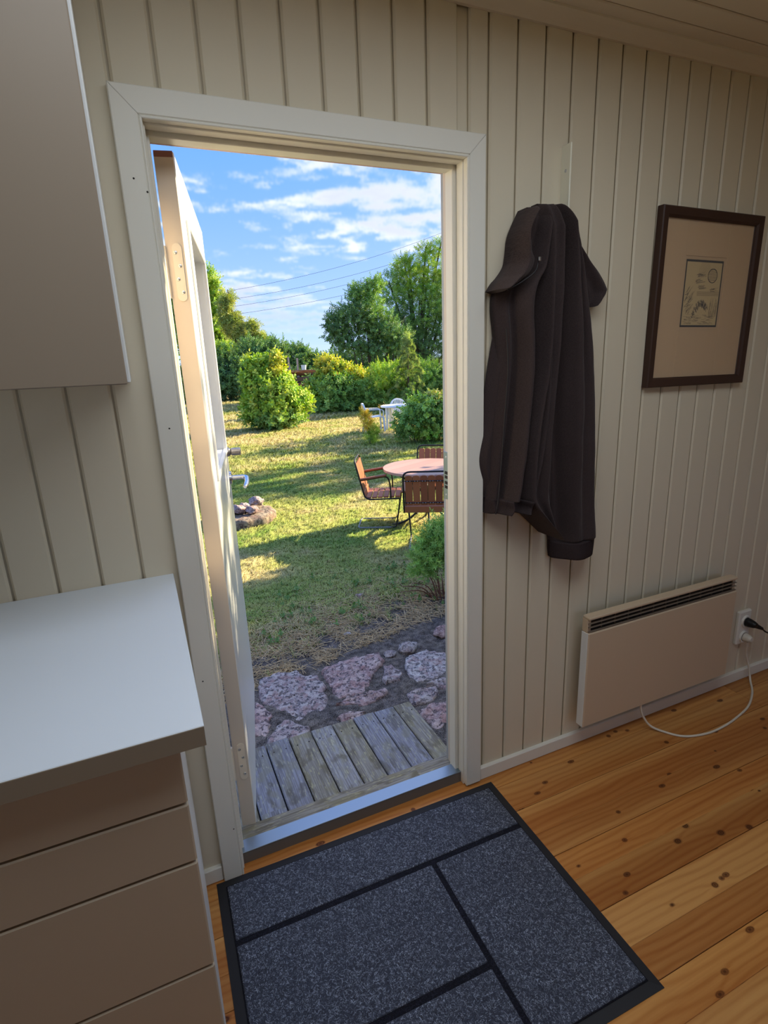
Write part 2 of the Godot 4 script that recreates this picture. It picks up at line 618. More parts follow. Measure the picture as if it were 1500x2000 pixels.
func room() -> void:
	var x0 := -1.5
	var x1 := 3.3
	var z1 := 3.4
	var top := 2.165
	# the boarded wall with the door opening
	var w := structure("wall_front")
	var s := mb()
	box(s, Vector3(x0 - 0.2, -0.7, -0.19), Vector3(-0.012, 2.4, -0.01))
	box(s, Vector3(0.800, -0.7, -0.19), Vector3(x1 + 0.2, 2.4, -0.01))
	box(s, Vector3(0.737, -0.7, -0.112), Vector3(0.800, 2.4, -0.01))
	box(s, Vector3(-0.012, 1.852, -0.112), Vector3(0.737, 2.4, -0.01))
	box(s, Vector3(-0.012, 1.90, -0.19), Vector3(0.800, 2.4, -0.112))
	box(s, Vector3(-0.012, -0.7, -0.19), Vector3(0.800, -0.13, -0.01))
	obj("wall_core", s, M.wall, w)
	var pitch := 0.0843
	var full := mb()
	box(full, Vector3(0.0022, 0, -0.0105), Vector3(pitch - 0.0022, 2.15, 0), 0.0058)
	var full_mesh := full.commit()
	var short := mb()
	box(short, Vector3(0.0022, 1.845, -0.0105), Vector3(pitch - 0.0022, 2.15, 0), 0.0058)
	var short_mesh := short.commit()
	for k in range(-26, 31):
		var gx := 0.7118 + k * pitch
		if gx < x0 or gx + pitch > x1:
			continue
		if k == 0:
			piece("board", Vector3(0.74, 0, -0.0105), Vector3(gx + pitch - 0.0022, 2.15, 0), M.wall, w, 0.0058)
		elif k < 0 and gx > -0.06:
			share("board", short_mesh, M.wall, w, Vector3(gx, 0, 0))
		else:
			share("board", full_mesh, M.wall, w, Vector3(gx, 0, 0))
	for a in [["wall_left", Vector3(x0 - 0.2, -0.2, 0), Vector3(x0, 2.4, z1)], ["wall_right", Vector3(x1, -0.2, 0), Vector3(x1 + 0.2, 2.4, z1)]]:
		piece(a[0], a[1], a[2], M.wall, self).set_meta("kind", "structure")
	# the wall behind the viewer has a wide window
	var b := structure("wall_back")
	s = mb()
	box(s, Vector3(x0 - 0.2, -0.2, z1), Vector3(0.4, 2.4, z1 + 0.2))
	box(s, Vector3(2.7, -0.2, z1), Vector3(x1 + 0.2, 2.4, z1 + 0.2))
	box(s, Vector3(0.4, -0.2, z1), Vector3(2.7, 0.75, z1 + 0.2))
	box(s, Vector3(0.4, 1.95, z1), Vector3(2.7, 2.4, z1 + 0.2))
	obj("wall_core", s, M.wall, b)
	var win := structure("window_1")
	for f in [[0.4, 0.45, 0.75, 1.95], [2.65, 2.7, 0.75, 1.95], [1.525, 1.575, 0.75, 1.95]]:
		piece("window_frame", Vector3(f[0], f[2], z1 + 0.06), Vector3(f[1], f[3], z1 + 0.12), M.trim, win)
	for f in [[0.75, 0.80], [1.90, 1.95]]:
		piece("window_frame", Vector3(0.45, f[0], z1 + 0.06), Vector3(2.65, f[1], z1 + 0.12), M.trim, win)
	var glass := mat(Color(1, 1, 1, 0.06), 0.03)
	glass.transparency = BaseMaterial3D.TRANSPARENCY_ALPHA
	M.glass = glass
	for f in [[0.45, 1.525], [1.575, 2.65]]:
		piece("pane", Vector3(f[0], 0.80, z1 + 0.088), Vector3(f[1], 1.90, z1 + 0.092), glass, win, 0.0)
	# floor of pine boards lengthwise along the wall
	var fl := structure("floor")
	piece("subfloor", Vector3(x0 - 0.2, -0.13, -0.02), Vector3(x1 + 0.2, -0.022, z1 + 0.2), M.dark, fl, 0.0)
	var z := -0.006
	var k := 0
	while z < z1:
		var za := -0.03 if k == 0 else z
		var zb := z + 0.1765
		var cut := [x0, rng.randf_range(2.4, 3.1), x1]
		if k == 0:
			cut = [x0, 1.98, x1]
		for i in cut.size() - 1:
			# each board is two staves: an open joint on one side, a tight one between them
			for half in 2:
				var zc := (za + zb) * 0.5 + (0.008 if k % 2 else -0.006)
				var a := za + 0.0008 if half == 0 else zc + 0.0001
				var b2 := zc - 0.0001 if half == 0 else zb - 0.0008
				uvo = Vector2(rng.randf() * 2.4, -a + 0.1 * ((k * 2 + half * 3 + 2) % 5) + 0.008)
				var q := mb()
				box(q, Vector3(cut[i] + 0.0004, -0.022, a), Vector3(cut[i + 1] - 0.0004, 0.0, b2), 0.0008)
				obj("floorboard", q, M.pine[[2, 0, 0, 1, 2, 3, 0, 1, 2, 0, 1, 2][(k * 2 + half + i * 5) % 12]], fl)
		z = zb
		k += 1
	uvo = Vector2.ZERO
	# ceiling boards
	var c := structure("ceiling")
	piece("ceiling_slab", Vector3(x0 - 0.2, top + 0.012, -0.19), Vector3(x1 + 0.2, 2.4, z1 + 0.2), M.ceiling, c, 0.0)
	var cm := mb()
	box(cm, Vector3(x0, top, 0.002), Vector3(x1, top + 0.012, 0.0735), 0.003)
	var cmesh := cm.commit()
	for i in range(0, 45):
		share("ceiling_board", cmesh, M.ceiling, c, Vector3(0, 0, 0.0035 + i * 0.0755))
	# skirting and cornice
	var bb := structure("baseboard_front")
	for q in [[0.7785, x1], [x0, -0.0545]]:
		piece("skirting_board", Vector3(q[0], 0, -0.004), Vector3(q[1], 0.047, 0.012), M.trim, bb, 0.003)
	var co := mb()
	var prof := [Vector3(0, 2.137, -0.002), Vector3(0, 2.137, 0.008), Vector3(0, 2.142, 0.014), Vector3(0, 2.152, 0.030), Vector3(0, 2.160, 0.040), Vector3(0, 2.168, 0.040)]
	for i in prof.size() - 1:
		var p: Vector3 = prof[i]
		var q: Vector3 = prof[i + 1]
		quad(co, p + Vector3(x0, 0, 0), p + Vector3(x1, 0, 0), q + Vector3(x1, 0, 0), q + Vector3(x0, 0, 0), Vector3(0, -1, 0.6))
	obj("trim_2", co, M.ceiling).set_meta("kind", "structure")

func door() -> void:
	# casing round the opening: two sides and a head, mitred
	var t := structure("trim_1")
	var h := 1.827
	var w := 0.7237
	var cw := 0.054
	var zf := 0.018
	for side in 3:
		var s := mb()
		# each strip is a profile swept between its two ends: outer edge, face, bead, inner edge
		var pr := [[0.0, 0.0], [0.0, zf - 0.002], [0.002, zf], [cw - 0.008, zf], [cw - 0.006, zf - 0.002], [cw - 0.004, zf], [cw - 0.0015, zf], [cw, zf - 0.0015], [cw, -0.004]]
		for i in pr.size() - 1:
			var q := []
			for e in [[i, 0], [i, 1], [i + 1, 1], [i + 1, 0]]:
				var o: float = cw - pr[e[0]][0]
				var z: float = pr[e[0]][1]
				if side == 0:
					q.append(Vector3(-o, 0.0 if e[1] == 0 else h + o - 0.0004, z))
				elif side == 1:
					q.append(Vector3(w + o, 0.006 if e[1] == 0 else h + o - 0.0004, z))
				else:
					q.append(Vector3(-o + 0.0004 if e[1] == 0 else w + o - 0.0004, h + o, z))
			var mid: float = (pr[i][0] + pr[i + 1][0]) * 0.5
			var out := Vector3(0, 0, 1)
			if i == 0 or i == 7 or i == pr.size() - 2:
				var d := -1.0 if mid < cw * 0.5 else 1.0
				out = [Vector3(d, 0, 0.1), Vector3(-d, 0, 0.1), Vector3(0, -d, 0.1)][side]
			quad(s, q[0], q[1], q[2], q[3], out)
		var cas := obj("casing", s, M.trim, t)
		if side == 0:
			for nl in [[-0.030, 1.722], [-0.0085, 1.70], [-0.030, 1.24], [-0.036, 0.62], [-0.012, 0.16]]:
				var q := mb()
				lathe(q, [Vector2(0.0, 0.0006), Vector2(0.0019, 0.0003), Vector2(0.0022, -0.001)], 8, Transform3D(Basis(Vector3.RIGHT, PI / 2), Vector3(nl[0], nl[1], zf)))
				obj("nail_hole", q, M.dark, cas)
	# door frame set in the wall
	var f := structure("door_frame")
	for j in [["jamb", 0.721, 0.737, 0.0, -0.030], ["jamb", 0.7095, 0.737, -0.031, -0.066], ["jamb", -0.013, 0.004, 0.0, -0.030], ["jamb", -0.013, 0.012, -0.031, -0.066]]:
		piece(j[0], Vector3(j[1], 0, j[4]), Vector3(j[2], 1.85, j[3]), M.trim, f, 0.0015)
	piece("rebate", Vector3(0.7225, -0.1, -0.100), Vector3(0.737, 1.85, -0.0665), M.bare, f, 0.001)
	piece("rebate", Vector3(-0.013, -0.1, -0.128), Vector3(0.0015, 1.85, -0.0665), M.bare, f, 0.001)
	piece("outer_jamb", Vector3(0.7235, -0.12, -0.113), Vector3(0.737, 1.85, -0.1005), mat(lin(0.42, 0.44, 0.46), 0.6), f, 0.001)
	piece("outer_jamb", Vector3(-0.013, -0.12, -0.195), Vector3(0.0005, 1.85, -0.1285), mat(lin(0.42, 0.44, 0.46), 0.6), f, 0.001)
	piece("head_jamb", Vector3(-0.012, 1.8235, -0.030), Vector3(0.736, 1.852, 0.0), M.trim, f, 0.0015)
	piece("head_jamb", Vector3(-0.012, 1.8135, -0.066), Vector3(0.736, 1.852, -0.031), M.trim, f, 0.0015)
	piece("head_jamb", Vector3(-0.012, 1.826, -0.112), Vector3(0.736, 1.852, -0.0665), mat(lin(0.66, 0.50, 0.44), 0.6), f, 0.001)
	var sp := piece("strike_plate", Vector3(0.7205, 0.955, -0.108), Vector3(0.7226, 1.098, -0.074), M.zinc, f, 0.0008)
	for y in [1.018, 0.988]:
		for dy in [0.0, 0.013]:
			piece("latch_hole", Vector3(0.7200, y + dy - 0.0, -0.100), Vector3(0.7207, y + dy + 0.009, -0.082), M.dark, sp, 0.0)
	for y in [1.082, 0.968]:
		var q := mb()
		lathe(q, [Vector2(0, 0.0015), Vector2(0.003, 0.001), Vector2(0.004, 0)], 10, Transform3D(Basis(Vector3.FORWARD, -PI / 2), Vector3(0.7206, y, -0.093)))
		obj("screw", q, M.steel, sp)
	# threshold: weathered wood with a metal strip on its inner half
	var th := structure("threshold")
	uvo = Vector2(0.3, 0.1)
	piece("wooden_sill", Vector3(-0.012, -0.02, -0.128), Vector3(0.736, 0.022, -0.058), M.deck[2], th, 0.004)
	piece("sill_front", Vector3(-0.012, -0.02, -0.0575), Vector3(0.736, 0.0375, -0.0145), mat(lin(0.17, 0.145, 0.12), 0.7), th, 0.002)
	piece("metal_strip", Vector3(0.0045, 0.0376, -0.0590), Vector3(0.7205, 0.0400, -0.0130), M.zinc, th, 0.001)
	uvo = Vector2.ZERO
	# the open leaf; its own axes: x along the leaf from the hinges, z out of the room-side face
	var d := structure("door_1")
	d.transform = Transform3D(Basis(Vector3(0.1841, 0, -0.9829), Vector3.UP, Vector3(0.9829, 0, 0.1841)), Vector3(0.0635, 0, -0.122))
	var L := 0.771
	var th2 := 0.042
	piece("stile", Vector3(0.0006, 0.022, -th2), Vector3(0.12, 1.82, 0), M.doorwhite, d, 0.002)
	piece("stile", Vector3(0.65, 0.022, -th2), Vector3(L, 1.82, 0), M.doorwhite, d, 0.002)
	piece("rail", Vector3(0.12, 1.70, -th2), Vector3(0.65, 1.82, 0), M.doorwhite, d, 0.001)
	piece("rail", Vector3(0.12, 0.022, -th2), Vector3(0.65, 1.075, 0), M.doorwhite, d, 0.001)
	var beads := [[0.114, 0.130, 1.062, 1.712], [0.640, 0.656, 1.062, 1.712]]
	for q in beads:
		piece("glazing_bead", Vector3(q[0], q[2], -0.006), Vector3(q[1], q[3], 0.007), M.doorwhite, d, 0.002)
	for q in [[1.062, 1.078], [1.696, 1.712]]:
		piece("glazing_bead", Vector3(0.130, q[0], -0.006), Vector3(0.640, q[1], 0.007), M.doorwhite, d, 0.002)
	piece("pane", Vector3(0.12, 1.075, -0.034), Vector3(0.65, 1.70, -0.031), M.glass, d, 0.0)
	piece("hinge_edge", Vector3(-0.0015, 0.022, -th2 + 0.001), Vector3(0.0008, 1.808, -0.002), M.bare, d, 0.0)
	piece("bare_top", Vector3(-0.0015, 1.808, -th2 + 0.001), Vector3(0.0008, 1.8205, -0.002), mat(lin(0.30, 0.14, 0.11), 0.8), d, 0.0)
	for y in [1.575, 0.25]:
		var hs := mb()
		var hw := 0.0105
		var pts := []
		for k in 13:
			pts.append(Vector2(hw * cos(PI * k / 12.0), 0.051 + hw * sin(PI * k / 12.0)))
		for k in 13:
			pts.append(Vector2(-hw * cos(PI * k / 12.0), -0.051 - hw * sin(PI * k / 12.0)))
		for k in pts.size():
			var a: Vector2 = pts[k]
			var b: Vector2 = pts[(k + 1) % pts.size()]
			tri(hs, Vector3(-0.0035, y, -0.018), Vector3(-0.0035, y + a.y, -0.018 + a.x), Vector3(-0.0035, y + b.y, -0.018 + b.x), Vector3(-1, 0, 0))
			quad(hs, Vector3(-0.0035, y + a.y, -0.018 + a.x), Vector3(-0.0035, y + b.y, -0.018 + b.x), Vector3(-0.0014, y + b.y, -0.018 + b.x), Vector3(-0.0014, y + a.y, -0.018 + a.x), Vector3(0, a.y, a.x))
		var hp := obj("hinge_plate", hs, M.creamplate, d)
		for k in 4:
			var q := mb()
			lathe(q, [Vector2(0, 0.0008), Vector2(0.0012, 0.0002), Vector2(0.0016, 0.0014), Vector2(0.0036, 0.0010), Vector2(0.0042, 0)], 12, Transform3D(Basis(Vector3.BACK, PI / 2), Vector3(-0.0036, y + 0.042 - 0.028 * k, -0.0185 + (0.0035 if k % 2 else -0.0035))))
			obj("screw", q, M.steel, hp)
		var pin := mb()
		tube(pin, [Vector3(-0.006, y - 0.055, -0.046), Vector3(-0.006, y + 0.055, -0.046)], 0.006, 12)
		obj("hinge_pin", pin, M.creamplate, d)
	# latch knob and lever handle
	var kb := mb()
	lathe(kb, [Vector2(0.0, 0.052), Vector2(0.013, 0.051), Vector2(0.0145, 0.048), Vector2(0.0145, 0.018), Vector2(0.011, 0.014), Vector2(0.017, 0.008), Vector2(0.018, 0.0)], 18, Transform3D(Basis(Vector3.RIGHT, PI / 2), Vector3(0.725, 1.052, 0)))
	obj("lock_knob", kb, metal(lin(0.42, 0.38, 0.35), 0.35), d)
	var hd := mb()
	lathe(hd, [Vector2(0.012, 0.010), Vector2(0.024, 0.007), Vector2(0.025, 0.0)], 18, Transform3D(Basis(Vector3.RIGHT, PI / 2), Vector3(0.725, 0.952, 0)))
	tube(hd, [Vector3(0.725, 0.952, 0.0), Vector3(0.725, 0.952, 0.046), Vector3(0.722, 0.951, 0.056), Vector3(0.714, 0.950, 0.062), Vector3(0.700, 0.948, 0.064), Vector3(0.66, 0.944, 0.064), Vector3(0.618, 0.940, 0.060), Vector3(0.606, 0.937, 0.056)], [0.009, 0.009, 0.0095, 0.010, 0.010, 0.0095, 0.009, 0.006], 12)
	obj("lever_handle", hd, metal(lin(0.75, 0.75, 0.76), 0.22), d)

func kitchen() -> void:
	var c := thing("drawer_cabinet", "handleless white-sided drawer cabinet, shade in its front colour, left of the door under the worktop", "cabinet")
	piece("body", Vector3(-0.90, 0.08, 0.014), Vector3(-0.1005, 0.8735, 0.570), M.white, c, 0.001)
	piece("plinth", Vector3(-0.88, 0.0, 0.03), Vector3(-0.106, 0.08, 0.53), M.front, c, 0.001)
	for y in [[0.769, 0.872], [0.666, 0.7655], [0.4615, 0.6625], [0.086, 0.458]]:
		var s := mb()
		box(s, Vector3(-0.899, y[0], 0.572), Vector3(-0.1005, y[1], 0.591), 0.0022)
		obj("drawer_front", s, M.front, c)
	var s := mb()
	box(s, Vector3(-0.92, 0.8745, 0.0), Vector3(-0.0655, 0.905, 0.6205), 0.0012)
	var wt := thing("worktop", "smooth white worktop lying on the drawer cabinet left of the door", "worktop")
	obj("slab", s, M.worktop, wt)
	piece("shaded_edge_band", Vector3(-0.92, 0.8750, 0.6207), Vector3(-0.0657, 0.9045, 0.6222), mat(lin(0.30, 0.245, 0.18), 0.45), wt, 0.0005).set_meta("label", "front edge with shade put into its colour")  # thin dark strip, holds the shade of the white worktop's front edge
	var u := thing("wall_cabinet", "tall flat-fronted wall cabinet, shade put into its door colour, hanging above the worktop", "cabinet")
	piece("body", Vector3(-0.90, 1.347, 0.002), Vector3(-0.0900, 2.10, 0.348), M.white, u, 0.001)
	piece("cabinet_door", Vector3(-0.899, 1.345, 0.351), Vector3(-0.0945, 2.10, 0.370), M.shaded_front_upper, u, 0.0015)

func mat_on_floor() -> void:
	var t := thing("doormat", "charcoal black-edged doormat with four carpet fields split by dark lines, inside the door", "doormat", Vector3(-0.0758, 0.0, 0.0185), -0.0167)
	var rub := mat(lin(0.022, 0.022, 0.025), 0.6)
	var s := mb()
	# sloping rubber edge round a flat base
	var W := 0.884
	var D := 0.683
	var e := 0.026
	var o := [Vector3(0, 0.0015, 0), Vector3(W, 0.0015, 0), Vector3(W, 0.0015, D), Vector3(0, 0.0015, D)]
	var i4 := [Vector3(e, 0.005, e), Vector3(W - e, 0.005, e), Vector3(W - e, 0.005, D - e), Vector3(e, 0.005, D - e)]
	for k in 4:
		var n := (k + 1) % 4
		quad(s, o[k], o[n], i4[n], i4[k], Vector3.UP)
		quad(s, o[k], o[n], o[n] * Vector3(1, 0, 1), o[k] * Vector3(1, 0, 1), (o[k] + o[n]) * 0.5 - Vector3(W / 2, 0, D / 2))
	obj("rubber_border", s, rub, t)
	var ct := carpet_texture()
	var cm := mat(Color(0.97, 0.97, 0.98), 0.95, ct)
	cm.uv1_scale = Vector3(1 / 0.40, 1 / 0.40, 1)
	cm.rim_enabled = true
	cm.rim = 0.15
	bump(cm, ct, 0.12)
	var dk := mat(Color(0.32, 0.30, 0.36), 0.95, ct)
	dk.uv1_scale = Vector3(1 / 0.30, 1 / 0.30, 1)
	bump(dk, ct, 0.12)
	piece("dark_line_pile", Vector3(e - 0.003, 0.0045, e - 0.003), Vector3(W - e + 0.003, 0.0068, D - e + 0.003), dk, t, 0.001)
	for q in [[e, W - e, e, 0.183], [0.5725, W - e, 0.199, D - e], [e, 0.5575, 0.199, 0.4795], [e, 0.5575, 0.4955, D - e]]:
		uvo = Vector2(q[0] * 1.7, q[2] * 2.3)
		piece("carpet_field", Vector3(q[0], 0.005, q[2]), Vector3(q[1], 0.0092, q[3]), cm, t, 0.0018)
	uvo = Vector2.ZERO

func radiator_and_socket() -> void:
	var t := thing("electric_radiator", "flat cream electric panel radiator with a slotted grille along its top edge", "radiator")
	var paint := mat(lin(0.64, 0.49, 0.335), 0.4)
	var x0 := 1.155
	var x1 := 1.883
	piece("front_panel", Vector3(x0 + 0.0015, 0.115, 0.040), Vector3(x1, 0.474, 0.0715), paint, t, 0.004)
	piece("lit_side_panel", Vector3(x0, 0.117, 0.040), Vector3(x0 + 0.002, 0.473, 0.0685), M.white, t, 0.0008)  # paler than the front: light from the doorway put into the colour
	piece("grille_back", Vector3(x0 + 0.006, 0.476, 0.040), Vector3(x1 - 0.006, 0.520, 0.056), M.dark, t, 0.0)
	piece("top_cap", Vector3(x0 + 0.003, 0.519, 0.038), Vector3(x1 - 0.003, 0.530, 0.0705), paint, t, 0.003)
	for x in [x0 + 0.003, x1 - 0.018]:
		piece("end_cap", Vector3(x, 0.474, 0.038), Vector3(x + 0.015, 0.520, 0.062), paint, t, 0.001)
	for y in [0.4765, 0.4915, 0.5055]:
		piece("grille_slat", Vector3(x0 + 0.004, y, 0.0602), Vector3(x1 - 0.004, y + 0.0020, 0.0695), M.rib, t, 0.0006)
	for k in 13:
		var x := x0 + 0.006 + (x1 - x0 - 0.016) * k / 12.0
		piece("grille_rib", Vector3(x, 0.476, 0.0562), Vector3(x + 0.0022, 0.519, 0.0600), M.rib, t, 0.0)
	for x in [x0 + 0.12, x1 - 0.16]:
		piece("wall_bracket", Vector3(x, 0.14, -0.001), Vector3(x + 0.03, 0.46, 0.041), M.white, t, 0.002)
	var cs := mb()
	tube(cs, spline([Vector3(1.437, 0.118, 0.062), Vector3(1.448, 0.07, 0.066), Vector3(1.478, 0.022, 0.078), Vector3(1.512, 0.0055, 0.110), Vector3(1.556, 0.0045, 0.160), Vector3(1.641, 0.0045, 0.186), Vector3(1.735, 0.0045, 0.186), Vector3(1.826, 0.0045, 0.173), Vector3(1.930, 0.0045, 0.147), Vector3(2.030, 0.0045, 0.096), Vector3(2.094, 0.010, 0.045), Vector3(2.098, 0.060, 0.030), Vector3(2.072, 0.130, 0.026), Vector3(2.056, 0.180, 0.034), Vector3(2.050, 0.196, 0.036)], 6), 0.0042, 8)
	var cord := obj("power_cord", cs, mat(lin(0.75, 0.68, 0.56), 0.5), t)
	cord.set_meta("label", "white looped cord")
	var pl := mb()
	lathe(pl, [Vector2(0, 0.030), Vector2(0.010, 0.029), Vector2(0.015, 0.018), Vector2(0.018, 0.0)], 14, Transform3D(Basis(Vector3.RIGHT, PI / 2), Vector3(2.050, 0.214, 0.0235)))
	obj("white_plug", pl, mat(lin(0.75, 0.68, 0.56), 0.5), t)
	var so := thing("wall_socket", "white double wall socket right of the radiator", "socket")
	piece("socket_box", Vector3(2.012, 0.180, -0.002), Vector3(2.086, 0.328, 0.016), M.trim, so, 0.005)
	for y in [0.214, 0.282]:
		var q := mb()
		lathe(q, [Vector2(0.0, 0.0), Vector2(0.017, 0.0), Vector2(0.019, 0.007), Vector2(0.024, 0.0075), Vector2(0.026, 0.0)], 20, Transform3D(Basis(Vector3.RIGHT, PI / 2), Vector3(2.049, y, 0.0155)))
		obj("outlet", q, M.trim, so)
	var bp := thing("black_plug", "black plug with a thin black lead in the upper outlet", "plug")
	var b := mb()
	lathe(b, [Vector2(0, 0.040), Vector2(0.010, 0.039), Vector2(0.014, 0.030), Vector2(0.018, 0.012), Vector2(0.018, 0.0)], 16, Transform3D(Basis(Vector3.RIGHT, PI / 2), Vector3(2.049, 0.282, 0.0235)))
	tube(b, [Vector3(2.049, 0.280, 0.045), Vector3(2.066, 0.272, 0.058), Vector3(2.088, 0.260, 0.062)], [0.011, 0.009, 0.006], 10)
	obj("plug_body", b, M.black, bp)
	b = mb()
	tube(b, spline([Vector3(2.086, 0.261, 0.062), Vector3(2.12, 0.236, 0.062), Vector3(2.17, 0.218, 0.058), Vector3(2.25, 0.214, 0.05), Vector3(2.36, 0.16, 0.04), Vector3(2.44, 0.02, 0.05), Vector3(2.6, 0.005, 0.08), Vector3(3.1, 0.005, 0.05)], 6), 0.0032, 8)
	obj("lead", b, M.black, bp)

func spline(p: Array, per := 6) -> Array:
	var out := []
	for i in p.size() - 1:
		var a: Vector3 = p[maxi(i - 1, 0)]
		var b: Vector3 = p[i]
		var c: Vector3 = p[i + 1]
		var d: Vector3 = p[mini(i + 2, p.size() - 1)]
		for k in per:
			out.append(b.cubic_interpolate(c, a, d, float(k) / per))
	out.append(p[p.size() - 1])
	return out

func picture_and_hook() -> void:
	var t := thing("framed_picture", "small etching in a wide tan mount and dark wooden frame", "picture", Vector3(1.6085, 1.504, 0.0))
	t.rotation.z = -0.014
	var wood := mat(lin(0.055, 0.026, 0.017), 0.5)
	var hx := 0.226
	var hy := 0.2595
	var m := 0.029
	for k in 4:
		# mitred members
		var s := mb()
		var hor := k < 2
		var sg := 1.0 if k % 2 else -1.0
		var a := hx if hor else hy
		var b := hy if hor else hx
		var pr := [[0.0, 0.0], [0.0, 0.020], [0.003, 0.023], [m - 0.006, 0.021], [m, 0.016], [m, 0.004]]
		for i in pr.size() - 1:
			var q := []
			for e in [[i, -1.0], [i, 1.0], [i + 1, 1.0], [i + 1, -1.0]]:
				var off: float = pr[e[0]][0]
				var along: float = e[1] * (a - off)
				var across: float = sg * (b - off)
				q.append(Vector3(along, across, pr[e[0]][1]) if hor else Vector3(across, along, pr[e[0]][1]))
			var out := Vector3(0, 0, 1)
			if i == 0:
				out = Vector3(0, sg, 0) if hor else Vector3(sg, 0, 0)
			elif i == 4:
				out = Vector3(0, -sg, 0.2) if hor else Vector3(-sg, 0, 0.2)
			quad(s, q[0], q[1], q[2], q[3], out)
		obj("frame_member", s, wood, t)
	piece("backing", Vector3(-hx + 0.004, -hy + 0.004, 0.0005), Vector3(hx - 0.004, hy - 0.004, 0.006), M.dark, t, 0.0)
	var tan_m := mat(lin(0.56, 0.365, 0.19), 0.85)
	# mount with a bevelled window
	var s := mb()
	var wx := 0.093
	var wy := 0.109
	var wc := Vector2(-0.006, 0.022)
	for q in [[-hx + 0.02, wc.x - wx, -hy + 0.02, hy - 0.02], [wc.x + wx, hx - 0.02, -hy + 0.02, hy - 0.02], [wc.x - wx, wc.x + wx, wc.y + wy, hy - 0.02], [wc.x - wx, wc.x + wx, -hy + 0.02, wc.y - wy]]:
		box(s, Vector3(q[0], q[2], 0.006), Vector3(q[1], q[3], 0.0085), 0.0006)
	obj("mount", s, tan_m, t)
	piece("paper", Vector3(wc.x - wx, wc.y - wy, 0.006), Vector3(wc.x + wx, wc.y + wy, 0.0068), mat(lin(0.53, 0.345, 0.18), 0.85), t, 0.0)
	var pm := mat(Color(1, 1, 1), 0.85, print_texture())
	var im := QuadMesh.new()
	im.size = Vector2(0.169, 0.199)
	share("etching", im, pm, t, Vector3(wc.x - 0.003, wc.y, 0.0072))
	var g := mat(Color(1, 1, 1, 0.04), 0.08)
	g.transparency = BaseMaterial3D.TRANSPARENCY_ALPHA
	g.metallic_specular = 0.15
	piece("picture_glass", Vector3(-hx + 0.022, -hy + 0.022, 0.0112), Vector3(hx - 0.022, hy - 0.022, 0.0122), g, t, 0.0)
	# flat bar that carries the jacket
	var h := thing("coat_hook", "upright cream metal bar hook with one screw, above the jacket", "hook")
	var hm := mat(lin(0.90, 0.86, 0.70), 0.3)
	var q := mb()
	box(q, Vector3(1.024, 1.70, -0.001), Vector3(1.029, 1.884, 0.034), 0.001)
	obj("bar", q, hm, h)
	q = mb()
	lathe(q, [Vector2(0, 0.0014), Vector2(0.0025, 0.0014), Vector2(0.0042, 0.0)], 12, Transform3D(Basis(Vector3.BACK, PI / 2), Vector3(1.0238, 1.822, 0.017)))
	obj("screw", q, M.steel, h)

# a hanging sheet of cloth with thickness: left and right edges (x, y) from top to bottom, ridges across it
func drape(s: SurfaceTool, Lp: Array, Rp: Array, dx: float, z0: float, puff: float, ridges: Array, sd: int, nv := 60, nu := 44, back := 0.004) -> void:
	var nz := noise(sd, 7.0, 3)
	var n := Lp.size()
	var P := []
	var B := []
	for i in nv + 1:
		var t := float(i) / nv
		var f := t * (n - 1)
		var k := mini(int(f), n - 2)
		var w := f - k
		var l: Vector2 = Lp[k].cubic_interpolate(Lp[k + 1], Lp[maxi(k - 1, 0)], Lp[mini(k + 2, n - 1)], w)
		var r: Vector2 = Rp[k].cubic_interpolate(Rp[k + 1], Rp[maxi(k - 1, 0)], Rp[mini(k + 2, n - 1)], w)
		var row := []
		var rowb := []
		var endf := sqrt(clampf(t * 14.0, 0.0, 1.0)) * (0.75 + 0.25 * sqrt(clampf((1.0 - t) * 30.0, 0.0, 1.0)))
		for j in nu + 1:
			var u := float(j) / nu
			var e := pow(clampf(sin(PI * u), 0.0, 1.0), 0.45)
			var p := l.lerp(r, u) + Vector2(dx, 0)
			var z := z0 + puff * e
			for rd in ridges:
				var c: float = lerpf(rd[0], rd[1], t) + 0.02 * sin(t * 7.0 + rd[0] * 30.0)
				var a: float = rd[3] * lerpf(rd[4], rd[5], t)
				z += a * exp(-pow((u - c) / rd[2], 2.0)) * e
			z += 0.004 * e * nz.get_noise_2d(p.x * 2.2, p.y * 0.7)
			row.append(Vector3(p.x, p.y, lerpf(z0 * 0.55, z, e * endf) if (j > 0 and j < nu) else z0 * 0.55))
			rowb.append(Vector3(p.x, p.y, back if (j > 0 and j < nu) else z0 * 0.55))
		P.append(row)
		B.append(rowb)
	grid(s, P, Vector3(0, 0, 1))
	grid(s, B, Vector3(0, 0, -1))
	for e in [0, nv]:
		for j in nu:
			quad(s, P[e][j], P[e][j + 1], B[e][j + 1], B[e][j], Vector3(0, 1 if e == 0 else -1, 0))

func pv(a: Array) -> Array:
	var o := []
	for q in a:
		o.append(Vector2(q[0], q[1]))
	return o

